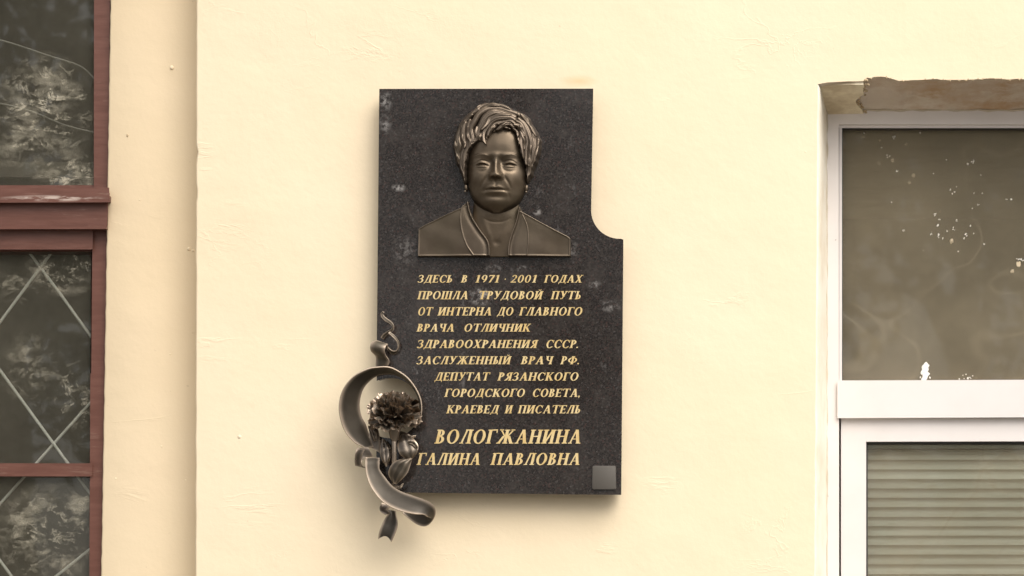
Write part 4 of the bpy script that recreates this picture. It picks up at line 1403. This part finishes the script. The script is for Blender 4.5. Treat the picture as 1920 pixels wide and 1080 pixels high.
# big ring, left half: broad face turned inwards
ring = strip('ribbon',
      [(786, 795, 70), (790.5, 772, 76), (789, 750, 78), (779, 727, 78), (763, 707, 77), (744, 694, 76), (728, 688, 76), (710, 688, 79), (690, 691.5, 84), (662.6, 706, 92), (643.4, 730, 98), (636, 757, 100), (638, 784, 98), (647, 809, 92), (664, 829, 84), (686, 841, 76)],
      [(783, 792, 46), (787, 768, 47), (784.5, 747, 47), (773, 726, 47), (758, 711, 48), (742, 703, 48), (729, 701, 49), (716, 702, 50), (704, 706, 50), (690, 717, 52), (679.6, 732, 54), (674, 756, 54), (677, 779, 54), (686, 797, 56), (692, 816, 60), (700, 838, 66)],
      BR, pl, 110, 8)
ring['label'] = 'bronze ribbon ring curling round the carnation'
# neck of the ribbon and first roll
strip('ribbon',
      [(705, 692, 62), (705, 683, 60), (705.5, 670, 60), (702, 664, 68), (696, 658, 80), (694.5, 650, 86), (697, 642.5, 84), (705, 639, 76)],
      [(722, 690, 66), (728.5, 684, 72), (729.5, 676, 76), (724, 667, 82), (721.5, 660, 88), (722, 653, 90), (724, 648.5, 86), (727.6, 646, 78)],
      BR, pl, 60, 7, bulge=3)
# loop behind, going right and up into the thin tail
strip('ribbon',
      [(707, 639, 74), (716, 643, 64), (725, 648, 58), (733, 656, 58), (741, 658, 62), (746, 652, 66), (744, 641, 68), (736, 632, 68), (728, 625, 66)],
      [(727, 647, 72), (727, 652, 62), (729, 658, 54), (735, 664, 52), (744, 661, 56), (748.5, 651, 60), (747, 640, 62), (739, 629, 64), (731, 622, 64)],
      BR, pl, 56, 6)
strip('ribbon',
      [(714, 633, 56), (718, 627, 58), (726, 621, 62), (733, 617, 66), (735, 612, 68), (729, 606, 68), (721, 601, 67), (715, 594, 66), (714, 587, 66), (717.5, 583.5, 67)],
      [(719, 636, 52), (724, 629, 56), (732, 624, 62), (738, 619, 66), (738.5, 610, 68), (734, 603, 68), (726, 597.5, 66), (720, 592, 65), (718.5, 588, 65), (720.5, 586, 67)],
      BR, pl, 60, 5, th=0.0035)
# knot at the left
strip('ribbon',
      [(690, 839, 76), (680, 839, 82), (670, 841, 86), (666, 850, 88), (665, 862, 88), (666, 873, 84)],
      [(700, 856, 70), (690, 858, 74), (682, 860, 80), (678, 866, 86), (680, 874, 86), (685, 877, 82)],
      BD, pl, 40, 6)
strip('ribbon',
      [(667, 873, 84), (665.5, 860, 90), (667, 850, 94), (672, 843, 96)],
      [(678, 875, 86), (677, 862, 92), (680, 852, 96), (684, 843, 96)],
      BD, pl, 24, 5)
strip('ribbon', [(690, 836, 64), (692, 815, 62), (694, 795, 60)], [(714, 850, 60), (713, 825, 58), (708, 800, 56)], BD, pl, 20, 6)
# long diagonal band with the turned end
band = strip('ribbon',
      [(712, 859, 84), (711.5, 868, 90), (712, 880, 92), (720, 892, 94), (735.6, 911, 98), (753, 922, 100), (775.6, 930, 104), (797.8, 937.8, 104), (811, 945.6, 98), (816.7, 956.7, 88), (814, 970, 76), (806, 982, 64), (795, 987, 56), (781, 983, 52), (766, 972, 50), (755, 962, 50)],
      [(685.5, 858, 86), (685, 868, 94), (685.6, 879, 98), (689, 896.7, 102), (697.8, 916.7, 106), (715.6, 939, 110), (735.6, 952, 114), (757.8, 960, 116), (778, 964, 116), (794, 965, 108), (802, 969, 96), (806, 962, 80), (800, 956, 66), (788, 952, 56), (774, 950, 50), (760, 948, 48)],
      BR, pl, 90, 9, th=0.003, bulge=-2.5)
band['label'] = 'long diagonal bronze ribbon ending in a turned loop below the slab'
# tail under the band
strip('ribbon',
      [(716, 943, 62), (712, 951, 68), (713, 959, 74), (722, 965, 76)],
      [(734, 950, 60), (728, 953, 66), (726, 957, 72), (732, 962, 74)], BD, pl, 24, 5)
strip('ribbon',
      [(724, 955, 66), (728, 963, 66), (722, 972, 70), (716, 984, 76), (711, 998, 78), (709, 1011, 74)],
      [(742, 958, 62), (743, 968, 66), (745.5, 980, 72), (744, 992, 78), (739, 1005, 78), (734, 1016, 74)],
      BR, pl, 44, 9, bulge=-6, notch=6)
# leaves and wrapping petals under the flower
def leaf(A, B, mat=BD, bul=5, n=30):
    return strip('leaf', A, B, mat, pl, n, 13, th=0.0022, bulge=bul * .8, vein=2.6)
leaf([(716, 824, 70), (713, 838, 76), (714, 856, 80), (724, 874, 80)], [(720, 823, 70), (731, 838, 76), (732, 856, 80), (725, 875, 80)])
leaf([(738, 906, 78), (729, 890, 84), (732, 875, 92), (744, 864, 96), (770, 859, 86)], [(742, 908, 78), (754, 898, 88), (764, 886, 92), (769, 872, 90), (772, 860, 86)], BR, 10)
leaf([(770, 862, 84), (758, 858, 92), (748, 848, 94), (746, 832, 90), (752, 815, 80)], [(772, 861, 82), (781, 850, 88), (784, 836, 88), (776, 824, 84), (762, 812, 78)], BD, 9)
leaf([(764, 829, 92), (770, 826, 98), (778, 829, 100), (784, 838, 96)], [(762, 835, 88), (768, 834, 94), (775, 838, 94), (781, 846, 90)], BR, 2)
leaf([(745, 806, 78), (758, 810, 84), (770, 816, 84), (780, 816, 78)], [(746, 824, 72), (758, 826, 78), (768, 824, 80), (779, 820, 78)], BD, 4)
leaf([(735, 906, 74), (741, 910, 80), (749, 911, 82), (756, 906, 82)], [(737, 911, 72), (742, 916, 78), (751, 916, 80), (756, 908, 80)], BR, 1)
leaf([(700, 800, 66), (706, 812, 70), (706, 826, 66)], [(690, 798, 64), (694, 812, 64), (700, 828, 62)], BD, 3)

# carnation
car_bm = bmesh.new()
tube_bm(car_bm, [P(739, y, -d / 1000) for y, d in ((875, 88), (855, 92), (835, 92), (815, 90))], 0.0052, 12)
tube_bm(car_bm, [P(739.5, y, -d / 1000) for y, d in ((828, 91), (820, 91), (810, 92), (800, 92), (792, 92))], [0.0055, 0.010, 0.013, 0.016, 0.022], 16)
carn = from_bm('carnation', car_bm, BD, pl, 50)
carn['label'] = 'bronze carnation bloom with ruffled petals on its stem'


def petal_mesh(seed):
    r = random.Random(seed)
    nu, nv = 31, 11
    bm = bmesh.new()
    F = []
    ph, fr = r.uniform(0, 6), r.uniform(5.5, 8)
    for j in range(nv):
        t = j / (nv - 1)
        row = []
        for i in range(nu):
            u = i / (nu - 1) * 2 - 1
            w = 0.10 + 0.52 * t ** 0.8
            rad = t * (1 - 0.22 * u * u) + 0.035 * math.sin(u * 14 + ph) * t ** 4
            ruff = (0.11 * math.sin(u * fr + ph) + 0.03 * math.sin(u * 15 + ph * 2)) * t ** 1.7
            lip = -0.16 * max(0, t - .72) / .28 * (0.6 + .4 * math.sin(u * 6 + ph))     # rolled outer rim
            cup = 0.20 * t * t - 0.16 * u * u * t
            row.append(bm.verts.new((u * w, ruff + cup + lip, rad - (0.05 if j == nv - 1 else 0))))
        F.append(row)
    for a, b in zip(F[:-1], F[1:]):
        for i in range(nu - 1):
            bm.faces.new((a[i], a[i + 1], b[i + 1], b[i]))
    bmesh.ops.solidify(bm, geom=bm.faces[:], thickness=0.045)
    me = bpy.data.meshes.new('petal')
    bmesh.ops.recalc_face_normals(bm, faces=bm.faces)
    bm.to_mesh(me); bm.free()
    smooth(me, 75)
    me.materials.append(BP)
    return me


pm = [petal_mesh(k) for k in range(6)]
O = P(740, 781, -0.080)
axis = Vector((-0.05, -0.68, 0.78)).normalized()
e1 = Vector((1, 0, 0))
e2 = axis.cross(e1).normalized()
r2 = random.Random(21)
for th, cnt, ln, off in ((93, 9, 47, 0), (72, 9, 47, 22), (52, 8, 46, 5), (32, 6, 43, 30), (12, 4, 41, 9)):
    for k in range(cnt):
        ph = math.radians(360 * k / cnt + off + r2.uniform(-8, 8))
        t = math.radians(th + r2.uniform(-6, 6))
        d = axis * math.cos(t) + (e1 * math.cos(ph) + e2 * math.sin(ph)) * math.sin(t)
        out = (e1 * math.cos(ph) + e2 * math.sin(ph))
        zax = d
        yax = -(out - zax * out.dot(zax)).normalized()   # cup inwards
        xax = yax.cross(zax)
        rt = Matrix((xax, yax, zax)).transposed().to_4x4()
        L = ln * S * r2.uniform(.90, 1.08)
        # flatten drop at back so nothing pierces the slab
        o = bpy.data.objects.new('petal', pm[r2.randrange(6)])
        COL.objects.link(o)
        o.parent = carn
        q = O + d * 0.006
        o.matrix_local = Matrix.Translation(q) @ rt @ Matrix.Rotation(r2.uniform(-.25, .25), 4, 'Z') @ Matrix.Diagonal((L * (.80 if th > 20 else .6), L, L, 1))

# ------------------------------------------------------------ trees behind the camera: only seen mirrored in glass and stone
def make_tree(x, y, h, R, seed, label):
    r = random.Random(seed)
    t = empty('tree', (x, y, 0))
    tag(t, label, 'tree', 'trees across the yard, mirrored in the panes')
    bm = bmesh.new()
    tube_bm(bm, [Vector((x + .1 * math.sin(k), y, h * .62 * k / 6)) for k in range(7)], [.26 - .025 * k for k in range(7)], 10)
    cs = []
    for k in range(9):
        a = r.uniform(0, 6.28); el = r.uniform(.2, 1.1)
        p0 = Vector((x, y, h * r.uniform(.35, .6)))
        p1 = p0 + Vector((math.cos(a) * math.cos(el), math.sin(a) * math.cos(el), math.sin(el))) * R * r.uniform(.6, .95)
        tube_bm(bm, [p0, (p0 + p1) / 2 + Vector((0, 0, .15)), p1], [.1, .06, .02], 6)
        cs.append(p1)
    from_bm('trunk', bm, MAT['bark'], t, 60)
    cen = Vector((x, y, h * .66))
    for k in range(26):
        while True:
            q = Vector((r.uniform(-1, 1), r.uniform(-1, 1), r.uniform(-1, 1)))
            if .3 < q.length < 1: break
        cs.append(cen + Vector((q.x * R, q.y * R, q.z * h * .36)))
    vs, fs = [], []
    for c in cs:
        cr_ = r.uniform(.5, 1.0)
        for k in range(170):
            q = Vector((r.gauss(0, 1), r.gauss(0, 1), r.gauss(0, 1))).normalized() * cr_ * r.uniform(.55, 1) ** .6
            p = c + q
            u = Vector((r.gauss(0, 1), r.gauss(0, 1), r.gauss(0, 1))).normalized()
            w = u.orthogonal().normalized()
            l = r.uniform(.07, .14)
            b = len(vs)
            vs += [p - u * l, p + w * l * .5, p + u * l, p - w * l * .5]
            fs.append((b, b + 1, b + 2, b + 3))
    me = bpy.data.meshes.new('crown')
    me.from_pydata(vs, [], fs)
    link('crown', me, MAT['leaf'], t)
make_tree(-7.5, -19, 11.5, 3.6, 1, 'broad leafy tree across the yard, seen only mirrored in the left panes')
make_tree(-9.5, -26, 12.5, 3.9, 4, 'largest leafy tree at the back of the yard, seen only mirrored')
make_tree(6.8, -26, 12.0, 4.0, 5, 'wide leafy tree at the back of the yard, mirrored beside its neighbour')
make_tree(-1.6, -22, 10.5, 3.4, 2, 'tall leafy tree across the yard, mirrored in the dark granite')
make_tree(3.2, -20, 10.0, 3.6, 3, 'leafy tree across the yard, mirrored in the white window panes')
bpy.context.view_layer.update()
